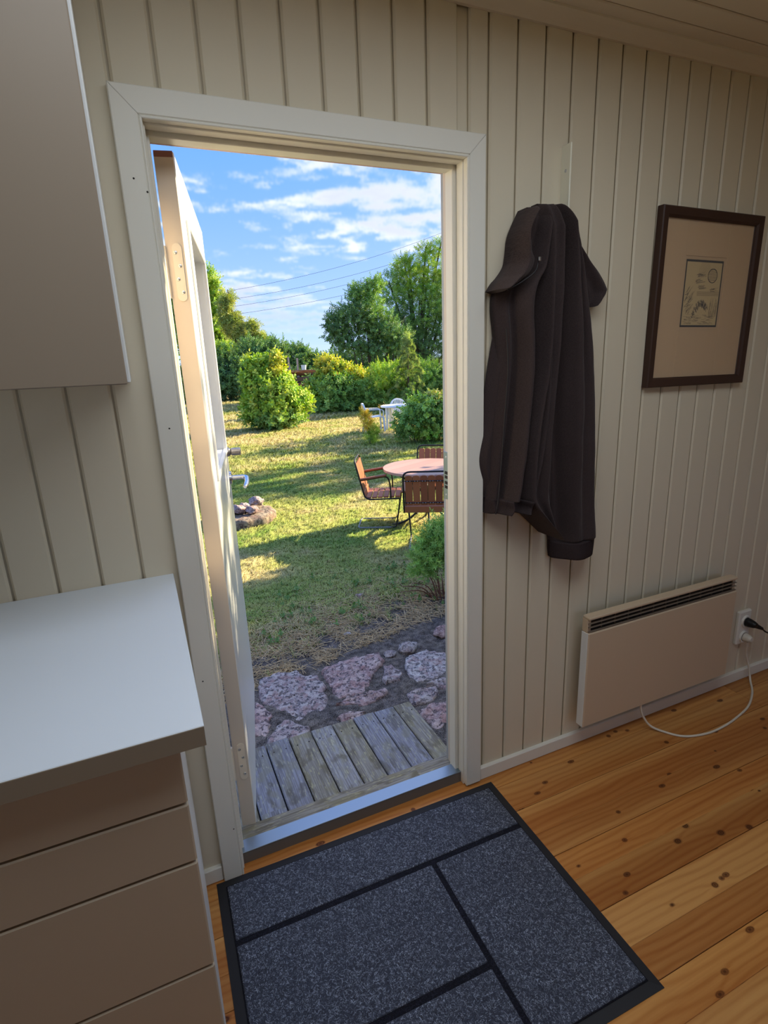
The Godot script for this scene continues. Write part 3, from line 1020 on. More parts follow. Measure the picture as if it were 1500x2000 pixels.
func jacket() -> void:
	var t := thing("jacket", "dark brown zip-up fleece jacket hanging from the wall hook", "jacket")
	var ft := fleece_texture()
	var m := mat(lin(0.074, 0.054, 0.052), 0.95, ft)
	m.uv1_scale = Vector3(14, 14, 1)
	m.metallic_specular = 0.15
	m.rim_enabled = true
	m.rim = 0.5
	m.rim_tint = 0.5
	var rib := mat(lin(0.062, 0.046, 0.046), 0.95, ft)
	rib.uv1_scale = Vector3(40, 3, 1)
	rib.metallic_specular = 0.15
	var s := mb()
	drape(s, pv([[0.800, 1.50], [0.772, 1.40], [0.750, 1.28], [0.743, 1.19], [0.722, 1.088], [0.738, 1.02], [0.752, 0.97], [0.762, 0.938]]),
		pv([[0.86, 1.50], [0.86, 1.40], [0.86, 1.28], [0.85, 1.19], [0.84, 1.088], [0.83, 1.02], [0.82, 0.97], [0.81, 0.940]]), 0.034, 0.020, 0.010, [[0.22, 0.20, 0.09, 0.014, 0.3, 1.0], [0.40, 0.42, 0.06, -0.012, 0.5, 1.0]], 3)
	obj("back_panel", s, m, t)
	s = mb()
	drape(s, pv([[0.960, 1.735], [0.974, 1.702], [0.995, 1.640], [1.015, 1.575], [1.035, 1.54], [1.052, 1.515], [1.072, 1.495], [1.087, 1.484]]),
		pv([[0.985, 1.733], [1.008, 1.705], [1.063, 1.637], [1.128, 1.582], [1.160, 1.545], [1.163, 1.528], [1.125, 1.502], [1.099, 1.486]]), 0.030, 0.024, 0.012, [[0.62, 0.70, 0.12, 0.026, 0.2, 1.0], [0.35, 0.45, 0.10, -0.010, 0.2, 1.0]], 4, 36, 24)
	obj("right_shoulder", s, m, t)
	s = mb()
	drape(s, pv([[0.893, 1.726], [0.866, 1.676], [0.852, 1.627], [0.836, 1.580], [0.800, 1.549], [0.781, 1.518], [0.777, 1.480], [0.784, 1.430], [0.790, 1.360], [0.784, 1.28], [0.776, 1.19], [0.768, 1.09], [0.762, 0.99], [0.760, 0.970]]),
		pv([[0.955, 1.735], [0.958, 1.676], [0.960, 1.627], [0.962, 1.580], [0.965, 1.549], [0.966, 1.518], [0.966, 1.480], [0.965, 1.430], [0.963, 1.360], [0.960, 1.28], [0.953, 1.19], [0.936, 1.09], [0.906, 0.99], [0.897, 0.962]]), 0.022, 0.040, 0.014,
		[[0.12, 0.12, 0.07, 0.020, 0.2, 1.0], [0.27, 0.22, 0.05, -0.032, 0.2, 1.0], [0.46, 0.38, 0.11, 0.056, 0.5, 0.9], [0.62, 0.58, 0.04, -0.030, 0.5, 1.0], [0.76, 0.80, 0.09, 0.074, 0.2, 1.2]], 5, 100, 80)
	obj("body_panel", s, m, t)
	s = mb()
	drape(s, pv([[0.759, 0.976], [0.758, 0.962], [0.757, 0.945], [0.756, 0.931]]), pv([[0.900, 0.966], [0.896, 0.953], [0.890, 0.940], [0.885, 0.928]]), 0.022, 0.042, 0.018, [[0.10, 0.10, 0.06, 0.020, 1.0, 1.0], [0.34, 0.34, 0.08, 0.044, 1.0, 1.0], [0.76, 0.76, 0.09, 0.080, 1.0, 1.0]], 6, 14, 60)
	obj("hem_band", s, rib, t)
	# the front edge with its big bright fold, ending in a hanging corner
	s = mb()
	drape(s, pv([[0.922, 1.736], [0.916, 1.665], [0.914, 1.600], [0.912, 1.532], [0.910, 1.418], [0.902, 1.326], [0.880, 1.219], [0.861, 1.109], [0.854, 1.000], [0.857, 0.962], [0.889, 0.925], [0.935, 0.882], [0.985, 0.835]]),
		pv([[0.972, 1.737], [0.985, 1.665], [0.990, 1.600], [0.992, 1.532], [0.993, 1.418], [0.994, 1.326], [0.996, 1.219], [0.998, 1.109], [1.000, 1.000], [1.001, 0.962], [1.001, 0.925], [1.001, 0.882], [1.000, 0.838]]), 0.004, 0.054, 0.022,
		[[0.22, 0.18, 0.13, 0.090, 0.25, 1.1], [0.66, 0.58, 0.13, 0.028, 1.0, 0.6], [0.92, 0.90, 0.07, -0.045, 1.0, 1.0]], 7, 110, 70)
	obj("front_edge", s, m, t)
	s = mb()
	drape(s, pv([[0.950, 1.740], [0.953, 1.665], [0.955, 1.600], [0.956, 1.532], [0.960, 1.418], [0.963, 1.326], [0.965, 1.219], [0.969, 1.109], [0.976, 1.000], [0.985, 0.900], [0.992, 0.835], [0.997, 0.800]]),
		pv([[0.980, 1.738], [1.014, 1.680], [1.042, 1.612], [1.070, 1.534], [1.100, 1.418], [1.118, 1.326], [1.134, 1.219], [1.142, 1.109], [1.149, 1.000], [1.158, 0.900], [1.166, 0.835], [1.168, 0.803]]), 0.026, 0.038, 0.040,
		[[0.08, 0.08, 0.06, -0.036, 1.0, 0.8], [0.34, 0.28, 0.13, 0.036, 1.0, 0.4], [0.56, 0.50, 0.06, -0.020, 1.0, 0.2], [0.74, 0.76, 0.12, 0.018, 0.5, 1.0]], 17, 110, 60)
	obj("sleeve", s, m, t)
	s = mb()
	drape(s, pv([[0.996, 0.806], [0.996, 0.788], [0.998, 0.768], [1.001, 0.750]]), pv([[1.170, 0.806], [1.169, 0.788], [1.167, 0.765], [1.164, 0.741]]), 0.024, 0.044, 0.036, [[0.3, 0.3, 0.2, 0.012, 1.0, 1.0]], 8, 14, 30)
	obj("cuff", s, rib, t)
	s = mb()
	drape(s, pv([[0.880, 1.722], [0.862, 1.690], [0.846, 1.655], [0.839, 1.610], [0.832, 1.585], [0.812, 1.560], [0.796, 1.545], [0.782, 1.525]]),
		pv([[0.900, 1.720], [0.872, 1.686], [0.858, 1.655], [0.872, 1.615], [0.888, 1.596], [0.878, 1.566], [0.845, 1.543], [0.800, 1.520]]), 0.004, 0.078, 0.018, [[0.25, 0.3, 0.15, 0.018, 0.5, 1.0]], 9, 40, 24)
	obj("collar_flap", s, m, t)
	var zm := mat(lin(0.03, 0.025, 0.025), 0.5)
	var zp := mb()
	tube(zp, spline([Vector3(0.800, 1.521, 0.084), Vector3(0.845, 1.544, 0.092), Vector3(0.878, 1.567, 0.093), Vector3(0.888, 1.596, 0.088)], 6), 0.002, 6)
	obj("zip", zp, zm, t)
	zp = mb()
	tube(zp, spline([Vector3(0.818, 1.43, 0.056), Vector3(0.822, 1.33, 0.062), Vector3(0.812, 1.19, 0.064), Vector3(0.802, 1.06, 0.066), Vector3(0.793, 0.97, 0.068), Vector3(0.790, 0.935, 0.062)], 6), 0.002, 6)
	obj("zip", zp, zm, t)
	var pu := mb()
	box(pu, Vector3(0.882, 1.588, 0.094), Vector3(0.889, 1.598, 0.099), 0.001)
	obj("zip_pull", pu, M.steel, t)

# ---------------------------------------------------------------- garden
func gy(z: float) -> float:
	var d := maxf(0.0, -z - 0.6)
	return -0.34 - 0.21 * (1.0 - exp(-d / 1.6)) - 0.005 * minf(d, 20.0)

var nz1 := noise(101, 0.55, 4)
var nz2 := noise(102, 2.2, 3)
var nz3 := noise(103, 0.16, 3)
var nz4 := noise(104, 9.0, 2)

func grassy(x: float, z: float) -> float:
	# 0 bare soil near the step, 1 full turf
	var edge := 1.66 + 0.27 * clampf(x - 0.3, -1.0, 2.5) + 0.22 * nz2.get_noise_2d(x, z)
	return smooth(-0.02, 1.25, -z - edge)

func turf_color(x: float, z: float) -> Color:
	var dry := 0.50 + 0.75 * nz1.get_noise_2d(x, z * 1.1) + 0.35 * nz2.get_noise_2d(x + 40.0, z)
	dry += 0.30 * smooth(-9.5, -15.0, z) - 0.22 * smooth(-4.6, -6.0, z) * smooth(-10.0, -8.0, z) * smooth(3.4, 1.6, x)
	dry = clampf(dry, 0.0, 1.0)
	var c := Color(0.28, 0.42, 0.07).lerp(Color(0.47, 0.51, 0.12), smooth(0.0, 0.45, dry))
	return c.lerp(Color(0.72, 0.585, 0.27), smooth(0.40, 1.0, dry))

func steps(a: float, b: float, fine: float, grow: float) -> Array:
	var o := [a]
	var d := fine
	while absf(o[-1] - a) < absf(b - a):
		o.append(o[-1] + signf(b - a) * d)
		d *= grow
	return o

func garden() -> void:
	ground()
	step_deck()
	flagstones()
	fire_ring()
	garden_set()
	white_set()
	plants()
	far_things()

func ground() -> void:
	var xs := steps(2.0, -9.0, 0.05, 1.035)
	xs.reverse()
	var right := steps(2.0, 40.0, 0.05, 1.035)
	right.remove_at(0)
	xs.append_array(right)
	var zs := steps(-0.10, -80.0, 0.05, 1.02)
	var P := []
	var C := []
	for z in zs:
		var row := []
		var cr := []
		for x in xs:
			var g := grassy(x, z)
			var lump := 0.016 * nz4.get_noise_2d(x, z) + 0.02 * nz2.get_noise_2d(x, z)
			row.append(Vector3(x, gy(z) + lump * smooth(-30.0, -3.0, z), z))
			var soil := Color(0.20, 0.17, 0.155).lerp(Color(0.31, 0.255, 0.205), clampf(0.5 + 1.4 * nz2.get_noise_2d(x * 2.0, z * 2.0), 0.0, 1.0))
			var straw := Color(0.40, 0.31, 0.18).lerp(Color(0.30, 0.31, 0.12), clampf(0.5 + 1.5 * nz2.get_noise_2d(x + 9.0, z), 0.0, 1.0))
			var t := turf_color(x, z)
			t = Color(t.r * 0.80, t.g * 0.74, t.b * 0.8)
			cr.append(soil.lerp(straw, smooth(0.05, 0.4, g)).lerp(t, smooth(0.45, 1.0, g)))
		P.append(row)
		C.append(cr)
	var s := mb()
	grid(s, P, Vector3.UP, C)
	var gt := ground_texture()
	var m := mat(Color(1, 1, 1), 0.95, gt)
	m.uv1_scale = Vector3(1.1, 1.1, 1)
	m.vertex_color_use_as_albedo = true
	m.metallic_specular = 0.15
	bump(m, gt, 1.2)
	var o := obj("garden_ground", s, m)
	o.set_meta("kind", "structure")
	# blades of grass: one tuft, placed many times
	var tuft := mb()
	var r := RandomNumberGenerator.new()
	r.seed = 21
	for k in 7:
		var a := r.randf() * TAU
		var d := Vector3(cos(a), 0, sin(a))
		var side := Vector3(-sin(a), 0, cos(a)) * 0.0032
		var root := d * r.randf_range(0.0, 0.02)
		var hgt := r.randf_range(0.030, 0.060)
		var mid := root + Vector3.UP * hgt * 0.62 + d * hgt * r.randf_range(0.1, 0.4)
		var tip := root + Vector3.UP * hgt * r.randf_range(0.75, 1.0) + d * hgt * r.randf_range(0.5, 1.3)
		var up := (Vector3.UP + d * 0.35).normalized()
		var w := []
		for p in [root - side, root + side, mid + side * 0.7, mid - side * 0.7, tip]:
			w.append([p, up, Vector2.ZERO])
		face(tuft, w[0], w[1], w[2])
		face(tuft, w[0], w[2], w[3])
		face(tuft, w[3], w[2], w[4])
	var gm := mat(Color(1, 1, 1), 0.6)
	gm.vertex_color_use_as_albedo = true
	gm.backlight_enabled = true
	gm.backlight = Color(0.55, 0.60, 0.30)
	var xf := []
	var tint := []
	# each band: z from, z to, half spread beyond the view, tufts per square metre, size
	for b in [[-1.5, -4.5, -0.1, 0.40, 1.4, 0.85, 2700, 0.82], [-4.5, -9.0, 0.4, 0.62, 1.0, 0.72, 1900, 0.95], [-9.0, -18.0, 0.6, 0.62, 1.4, 0.60, 420, 1.7], [-18.0, -34.0, 1.0, 0.55, 2.0, 0.55, 90, 3.0]]:
		var n := int(absf(b[1] - b[0]) * 5.0 * b[6] * maxf(1.0, absf(b[0]) / 7.0))
		for i in n:
			var z := lerpf(b[0], b[1], r.randf())
			var xa: float = 0.08 - z * 0.06 - 0.3
			if i % 5 == 0:
				xa = z * 0.6 - 0.5
			var xb: float = 0.85 - z * 0.62 + 0.5
			var x := lerpf(xa, xb, r.randf())
			if r.randf() > pow(grassy(x, z), 1.3):
				continue
			var c := turf_color(x, z)
			c = c.lerp(Color(0.55, 0.44, 0.18), 0.5 if r.randf() < 0.16 else 0.0)
			var v := r.randf_range(0.75, 1.25)
			tint.append(Color(c.r * v, c.g * v, c.b * v))
			var sc: float = b[7] * r.randf_range(0.55, 1.25)
			xf.append(Transform3D(Basis(Vector3.UP, r.randf() * TAU).scaled(Vector3(sc, sc * 0.85, sc)), Vector3(x, gy(z) - 0.004, z)))
	var turf := copies("turf", tuft.commit(), gm, xf, tint, self)
	tag(turf, "patchy green and straw-coloured lawn grass of the garden", "grass")
	# dry straw and twigs where the turf gives out
	var st := mb()
	tube(st, [Vector3(-0.05, 0, 0), Vector3(-0.01, 0.004, 0.004), Vector3(0.05, 0.002, -0.004)], 0.0017, 4, false)
	var sx := []
	var sc2 := []
	for i in 13000:
		var x := r.randf_range(-0.1, 3.0)
		var z := -(1.55 + 0.27 * clampf(x - 0.3, -1.0, 2.5)) - absf(r.randfn(0.34, 0.45))
		if nz2.get_noise_2d(x * 1.3, z * 1.3) < r.randf_range(-0.45, 0.35):
			continue
		var l := r.randf_range(0.35, 1.4)
		sx.append(Transform3D((Basis(Vector3.UP, r.randf() * TAU) * Basis(Vector3.BACK, r.randf_range(-0.2, 0.35))).scaled(Vector3(l, 1, 1)), Vector3(x, gy(z) + r.randf_range(0.0, 0.02), z)))
		var v := r.randf_range(0.55, 1.15)
		sc2.append(Color(0.66 * v, 0.49 * v, 0.27 * v))
	var stm := mat(Color(1, 1, 1), 0.8)
	stm.vertex_color_use_as_albedo = true
	tag(copies("straw", st.commit(), stm, sx, sc2, self), "scattered dry straw and twigs between bare soil and lawn", "straw")
	# low weeds at the edge of the turf
	var wx := []
	var wc := []
	for i in 230:
		var x := r.randf_range(0.2, 2.4)
		var z := -r.randf_range(2.1, 3.2)
		if nz2.get_noise_2d(x * 0.9 + 30.0, z * 0.9) < 0.05:
			continue
		wx.append(Transform3D(Basis(Vector3.UP, r.randf() * TAU).scaled(Vector3.ONE * r.randf_range(0.03, 0.065)), Vector3(x, gy(z), z)))
		wc.append(Color(0.12, 0.24, 0.05).lerp(Color(0.20, 0.33, 0.10), r.randf()))
	tag(copies("weeds", sprig(8, 0.5, 0.34, 0.9), gm, wx, wc, self), "low leafy green weeds at the near edge of the lawn", "weeds")

func step_deck() -> void:
	var t := thing("wooden_step", "low step of weathered grey boards in front of the threshold", "step")
	var left := [-0.0947, -0.001, 0.0927, 0.186, 0.2800, 0.3740, 0.4665, 0.5600, 0.6565, 0.7495, 0.832]
	uv_turn = true
	for k in left.size() - 1:
		uvo = Vector2(rng.randf() * 0.9, rng.randf() * 0.4)
		piece("board", Vector3(left[k] + 0.0025, -0.128, -0.627 + rng.randf_range(-0.003, 0.003)), Vector3(left[k + 1] - 0.0025, -0.100 + rng.randf_range(-0.0012, 0.0012), -0.192), M.deck[[0, 2, 1, 1, 2][k % 5]], t, 0.003)
		for z in [-0.565, -0.25]:
			for dx in [0.022, 0.070]:
				var q := mb()
				lathe(q, [Vector2(0, 0.0012), Vector2(0.0028, 0.0010), Vector2(0.0032, 0)], 8, Transform3D(Basis(), Vector3(left[k] + dx * (left[k + 1] - left[k]) / 0.0937, -0.1, z)))
				obj("screw_head", q, M.dark, t)
	uv_turn = false
	uvo = Vector2.ZERO
	for z in [-0.60, -0.41, -0.25]:
		piece("joist", Vector3(-0.09, -0.36, z - 0.022), Vector3(0.825, -0.129, z + 0.022), M.deck[1], t, 0.003)

func stone_mesh(poly: Array, top: float, thick: float, sd: int) -> ArrayMesh:
	# an irregular slab over the outline poly (x, z), heights relative to its origin
	var pts := []
	var nn := noise(sd, 7.0, 3)
	var n := poly.size()
	for i in n:
		var a: Vector2 = poly[i]
		var b: Vector2 = poly[(i + 1) % n]
		var m := maxi(2, int(a.distance_to(b) / 0.022))
		for k in m:
			var p := a.lerp(b, float(k) / m)
			p += Vector2(nn.get_noise_2d(p.x * 2.5, p.y * 2.5), nn.get_noise_2d(p.x * 2.5 + 50.0, p.y * 2.5)) * 0.020
			pts.append(p)
	var c := Vector2.ZERO
	for p in pts:
		c += p / pts.size()
	var P := []
	for f in [[0.02, 0.0], [0.25, 0.0], [0.5, 0.0], [0.72, 0.0], [0.88, -0.002], [0.96, -0.006], [1.0, -0.018], [1.01, -thick]]:
		var row := []
		for i in pts.size() + 1:
			var p: Vector2 = c.lerp(pts[i % pts.size()], f[0])
			var y: float = top + f[1] + (0.014 * nn.get_noise_2d(p.x * 1.6, p.y * 1.6) + 0.006 * nn.get_noise_2d(p.x * 6.0, p.y * 6.0)) * (1.0 if f[1] > -0.05 else 0.0)
			row.append(Vector3(p.x, y, p.y))
		P.append(row)
	var s := mb()
	grid(s, P, Vector3.UP)
	return s.commit()

func flagstones() -> void:
	var list := [
		["large dark-mottled flagstone lying left of the step end, against the open door", 0, [[0.33, -1.64], [0.45, -1.66], [0.55, -1.63], [0.59, -1.54], [0.655, -1.53], [0.665, -1.40], [0.63, -1.24], [0.58, -1.09], [0.46, -1.05], [0.39, -1.19], [0.30, -1.42]]],
		["broad pinkish wedge-shaped flagstone in the middle of the path", 1, [[0.70, -1.57], [0.80, -1.60], [0.94, -1.60], [1.08, -1.60], [1.09, -1.51], [0.965, -1.38], [0.88, -1.27], [0.84, -1.21], [0.68, -1.23], [0.69, -1.36]]],
		["narrow flat flagstone sliver below the pink wedge-shaped one", 1, [[0.65, -1.175], [0.83, -1.175], [0.95, -1.17], [0.94, -1.13], [0.78, -1.07]]],
		["small rough flagstone between the pink wedge and the pale stone", 0, [[1.05, -1.42], [1.08, -1.40], [1.11, -1.30], [1.06, -1.24], [0.97, -1.25], [0.99, -1.31]]],
		["pale whitish flagstone at the right edge of the doorway view", 2, [[1.19, -1.43], [1.27, -1.47], [1.36, -1.46], [1.46, -1.36], [1.38, -1.20], [1.28, -1.14], [1.13, -1.17], [1.13, -1.28]]],
		["flagstone half sunk in soil right behind the step's right corner", 0, [[1.02, -1.05], [1.10, -1.06], [1.19, -1.04], [1.16, -0.96], [1.06, -0.92], [1.00, -0.96]]],
		["pink flagstone beside the right side of the wooden step", 1, [[0.98, -0.86], [1.06, -0.89], [1.20, -0.88], [1.16, -0.72], [1.00, -0.68]]],
		["flagstone peeping out between door and step at the left", 1, [[0.20, -1.42], [0.28, -1.38], [0.335, -1.25], [0.26, -1.07], [0.15, -1.10]]],
		["low flagstone tucked against the far left end of the step", 0, [[0.24, -1.00], [0.32, -1.10], [0.39, -1.13], [0.46, -1.02], [0.38, -0.80], [0.26, -0.78]]],
		["flagstone fragment just behind the middle of the step end", 1, [[0.62, -1.03], [0.69, -1.05], [0.76, -1.01], [0.72, -0.95], [0.63, -0.96]]],
		["small mossy flagstone between the pale stone and the sunken one", 0, [[1.17, -1.10], [1.27, -1.11], [1.34, -1.04], [1.24, -0.99]]],
	]
	for q in list:
		var poly := pv(q[2])
		var c := Vector2.ZERO
		for p in poly:
			c += p / poly.size()
		var rel := []
		for p in poly:
			rel.append(p - c)
		var o := share("flagstone", stone_mesh(rel, 0.020, 0.06, 300 + list.find(q)), [M.granite, M.granite_pink, M.granite_pale][q[1]], self, Vector3(c.x, gy(c.y), c.y))
		tag(o, q[0], "flagstone", "flagstones in front of the step")
	for q in [["cluster of knobbly pale pebble beside the pale flagstone", 1.28, -1.57, 0.055, 2], ["rounder pale pebble left in the soil near the pale flagstone", 1.15, -1.56, 0.035, 2], ["lone white pebble on the bare soil", 1.02, -1.98, 0.026, 2], ["small pink-white pebble on straw farther out", 1.35, -2.62, 0.030, 1], ["pinkish stone half hidden by the door frame at the right", 1.60, -1.66, 0.06, 1]]:
		var s := mb()
		rock(s, q[3], 500 + int(q[1] * 100.0))
		tag(obj_at("pebble", s, [M.granite, M.granite_pink, M.granite_pale][q[4]], Vector3(q[1], gy(q[2]) + q[3] * 0.25, q[2])), q[0], "stone", "loose pebbles")

func obj_at(called: String, s: SurfaceTool, m: Material, at: Vector3) -> MeshInstance3D:
	var o := obj(called, s, m)
	o.position = at
	return o

func rock(s: SurfaceTool, rad: float, sd: int, squash := Vector3(1.25, 0.7, 0.95)) -> void:
	var nn := noise(sd, 1.1, 3)
	var P := []
	for i in 13:
		var row := []
		var a := PI * (0.001 + 0.998 * i / 12.0)
		for k in 21:
			var b := TAU * (k % 20) / 20.0
			var d := Vector3(sin(a) * cos(b), cos(a), sin(a) * sin(b))
			var f := 1.0 + 0.55 * nn.get_noise_3dv(d * 1.0)
			# flatten a few facets
			for w in [Vector3(0.6, 0.7, 0.3), Vector3(-0.7, 0.5, 0.5), Vector3(0.1, 0.6, -0.8), Vector3(0.8, -0.1, 0.6)]:
				var e := d.dot(w.normalized())
				if e > 0.0:
					f = minf(f, 0.80 / maxf(e, 0.01))
			row.append(d * f * rad * squash)
		P.append(row)
	grid(s, P, Vector3.UP * 0.0001 + Vector3(0, 0, 0))
	return

func fire_ring() -> void:
	var at := Vector3(0.93, 0, -5.66)
	at.y = gy(at.z)
	var s := mb()
	var nn := noise(610, 2.6, 3)
	var P := []
	for f in [[0.0, 0.125], [0.24, 0.128], [0.30, 0.130], [0.36, 0.132], [0.405, 0.124], [0.425, 0.098], [0.425, 0.04], [0.415, -0.05]]:
		var row := []
		for k in 49:
			var a := TAU * (k % 48) / 48.0
			var d := Vector3(cos(a), 0, sin(a))
			var w: float = 1.0 + 0.10 * nn.get_noise_2d(d.x * 0.8, d.z * 0.8)
			row.append(d * f[0] * w + Vector3.UP * (f[1] + 0.016 * nn.get_noise_3d(d.x * f[0] * 4.0, f[1] * 9.0, d.z * f[0] * 4.0)))
		P.append(row)
	grid(s, P, Vector3.UP)
	tag(obj_at("stone_ring", s, M.concrete, at), "low round rough grey stone slab in the lawn, with rocks piled on it", "stone slab")
	for q in [["brownish-pink rock lying leftmost on the round slab", -0.05, 0.175, 0.10, 0.080, 1], ["flat pink rock in front among the rocks on the round slab", 0.105, 0.165, 0.17, 0.070, 1], ["grey rock farthest back on the round slab", 0.22, 0.195, -0.13, 0.085, 0], ["pale rock between the pink rocks on the round slab", 0.045, 0.17, -0.04, 0.066, 2]]:
		s = mb()
		rock(s, q[4], 620 + int(q[1] * 1000.0))
		tag(obj_at("rock", s, [M.granite, M.granite_pink, M.granite_pale][q[5]], at + Vector3(q[1], q[2] + 0.020, q[3])), q[0], "rock", "rocks on the round slab")

func round_path(pts: Array, rad: float, per := 5) -> Array:
	# the polyline with its corners rounded off
	var out := [pts[0]]
	for i in range(1, pts.size() - 1):
		var p: Vector3 = pts[i]
		var a: Vector3 = p + (pts[i - 1] - p).limit_length(minf(rad, (pts[i - 1] - p).length() * 0.48))
		var b: Vector3 = p + (pts[i + 1] - p).limit_length(minf(rad, (pts[i + 1] - p).length() * 0.48))
		for k in per + 1:
			var t := float(k) / per
			out.append(a.lerp(p, t).lerp(p.lerp(b, t), t))
	out.append(pts[-1])
	return out

func garden_chair(label: String, at: Vector3, turn: float) -> Node3D:
	var t := thing("garden_armchair", label, "chair", at, turn, "slatted armchairs round the garden table")
	var hw := 0.243
	var bt := Vector3(-0.271, 0.832, 0)
	var sr := Vector3(-0.165, 0.375, 0)
	var sf := Vector3(0.228, 0.385, 0)
	var zv := Vector3(0, 0, 1)
	var iron: Material = M.iron
	var wood: Array = M.slat
	var s := mb()
	tube(s, round_path([sf - zv * hw, sr - zv * hw, bt - zv * hw, bt + zv * hw, sr + zv * hw, sf + zv * hw], 0.075), 0.0095, 8)
	obj("seat_frame", s, iron, t)
	for sg in [-1.0, 1.0]:
		s = mb()
		tube(s, round_path([sf + Vector3(-0.02, 0, sg * (hw - 0.015)), Vector3(0.235, 0.37, sg * (hw - 0.02)), Vector3(0.178, 0.026, sg * 0.195), Vector3(0.11, 0.026, sg * 0.195)], 0.05), 0.0095, 8)
		obj("front_leg", s, iron, t)
	s = mb()
	tube(s, round_path([Vector3(0.12, 0.026, -0.195), Vector3(-0.269, 0.026, -0.195), Vector3(-0.269, 0.026, 0.195), Vector3(0.12, 0.026, 0.195)], 0.05), 0.0100, 8)
	obj("ground_rail", s, M.iron_worn, t)
	for sg in [-1.0, 1.0]:
		s = mb()
		tube(s, round_path([Vector3(-0.220, 0.600, sg * hw), Vector3(-0.05, 0.625, sg * (hw + 0.005)), Vector3(0.105, 0.650, sg * (hw + 0.005)), Vector3(0.128, 0.52, sg * (hw + 0.002)), Vector3(0.128, 0.385, sg * hw)], 0.06), 0.0085, 8)
		var arm := obj("arm_frame", s, iron, t)
		s = mb()
		var dir := Vector3(0.31, 0.045, 0).normalized()
		box(s, Vector3(-0.155, -0.010, -0.021), Vector3(0.150, 0.012, 0.021), 0.007, Transform3D(Basis(dir, Vector3(-dir.y, dir.x, 0), zv), Vector3(-0.062, 0.637, sg * (hw + 0.003))))
		obj("armrest", s, wood[2], arm)
	# seat slats lie across, front to back
	for k in 6:
		s = mb()
		var x := lerpf(-0.130, 0.205, k / 5.0)
		box(s, Vector3(x - 0.029, 0.386 + 0.0015 * k, -0.232), Vector3(x + 0.029, 0.404 + 0.0015 * k, 0.232), 0.004)
		obj("seat_slat", s, wood[(k + 2) % 3], t)
	# a wider board stands across the back of the seat
	s = mb()
	var up := (bt - sr).normalized()
	var nrm := Vector3(up.y, -up.x, 0)
	var bs := Basis(nrm, up, zv)
	box(s, Vector3(-0.010, -0.035, -0.236), Vector3(0.010, 0.035, 0.236), 0.004, Transform3D(bs, sr + up * 0.055 + nrm * 0.002))
	obj("seat_back_board", s, wood[1], t)
	for k in 6:
		s = mb()
		var z := lerpf(-0.187, 0.187, k / 5.0)
		var xf := Transform3D(bs, sr + up * 0.275 + zv * z)
		var prof := []
		for i in 9:
			var a := PI * i / 8.0
			prof.append(Vector2(0.0345 * cos(a), 0.142 + 0.014 * sin(a)))
		prof.append(Vector2(-0.0345, -0.172))
		prof.append(Vector2(0.0345, -0.172))
		var n := prof.size()
		for i in n:
			var a: Vector2 = prof[i]
			var b: Vector2 = prof[(i + 1) % n]
			quad(s, xf * Vector3(-0.008, a.y, a.x), xf * Vector3(-0.008, b.y, b.x), xf * Vector3(0.008, b.y, b.x), xf * Vector3(0.008, a.y, a.x), bs * Vector3(0, (a.y + b.y) * 0.5, (a.x + b.x) * 4.0))
			if i > 0 and i < n - 1:
				for d in [-0.008, 0.008]:
					tri(s, xf * Vector3(d, prof[0].y, prof[0].x), xf * Vector3(d, a.y, a.x), xf * Vector3(d, b.y, b.x), bs * Vector3(d, 0, 0))
		obj("back_slat", s, wood[[0, 1, 2, 0, 2, 1][k]], t)
	for h in [0.135, 0.375]:
		s = mb()
		var p: Vector3 = sr + up * h - nrm * 0.013
		tube(s, [p - zv * (hw - 0.004) + nrm * 0.01, p - zv * (hw - 0.03), p + zv * (hw - 0.03), p + zv * (hw - 0.004) + nrm * 0.01], 0.0052, 6)
		var bar := obj("cross_bar", s, iron, t)
		s = mb()
		for k in 12:
			var z := lerpf(-0.187, 0.187, (k / 2) / 5.0) + (0.014 if k % 2 else -0.014)
			box(s, Vector3(-0.004, -0.004, -0.004), Vector3(0.004, 0.004, 0.004), 0.002, Transform3D(bs, p + zv * z - nrm * 0.005))
		obj("bolt_row", s, M.steel, bar).set_meta("kind", "stuff")
	return t

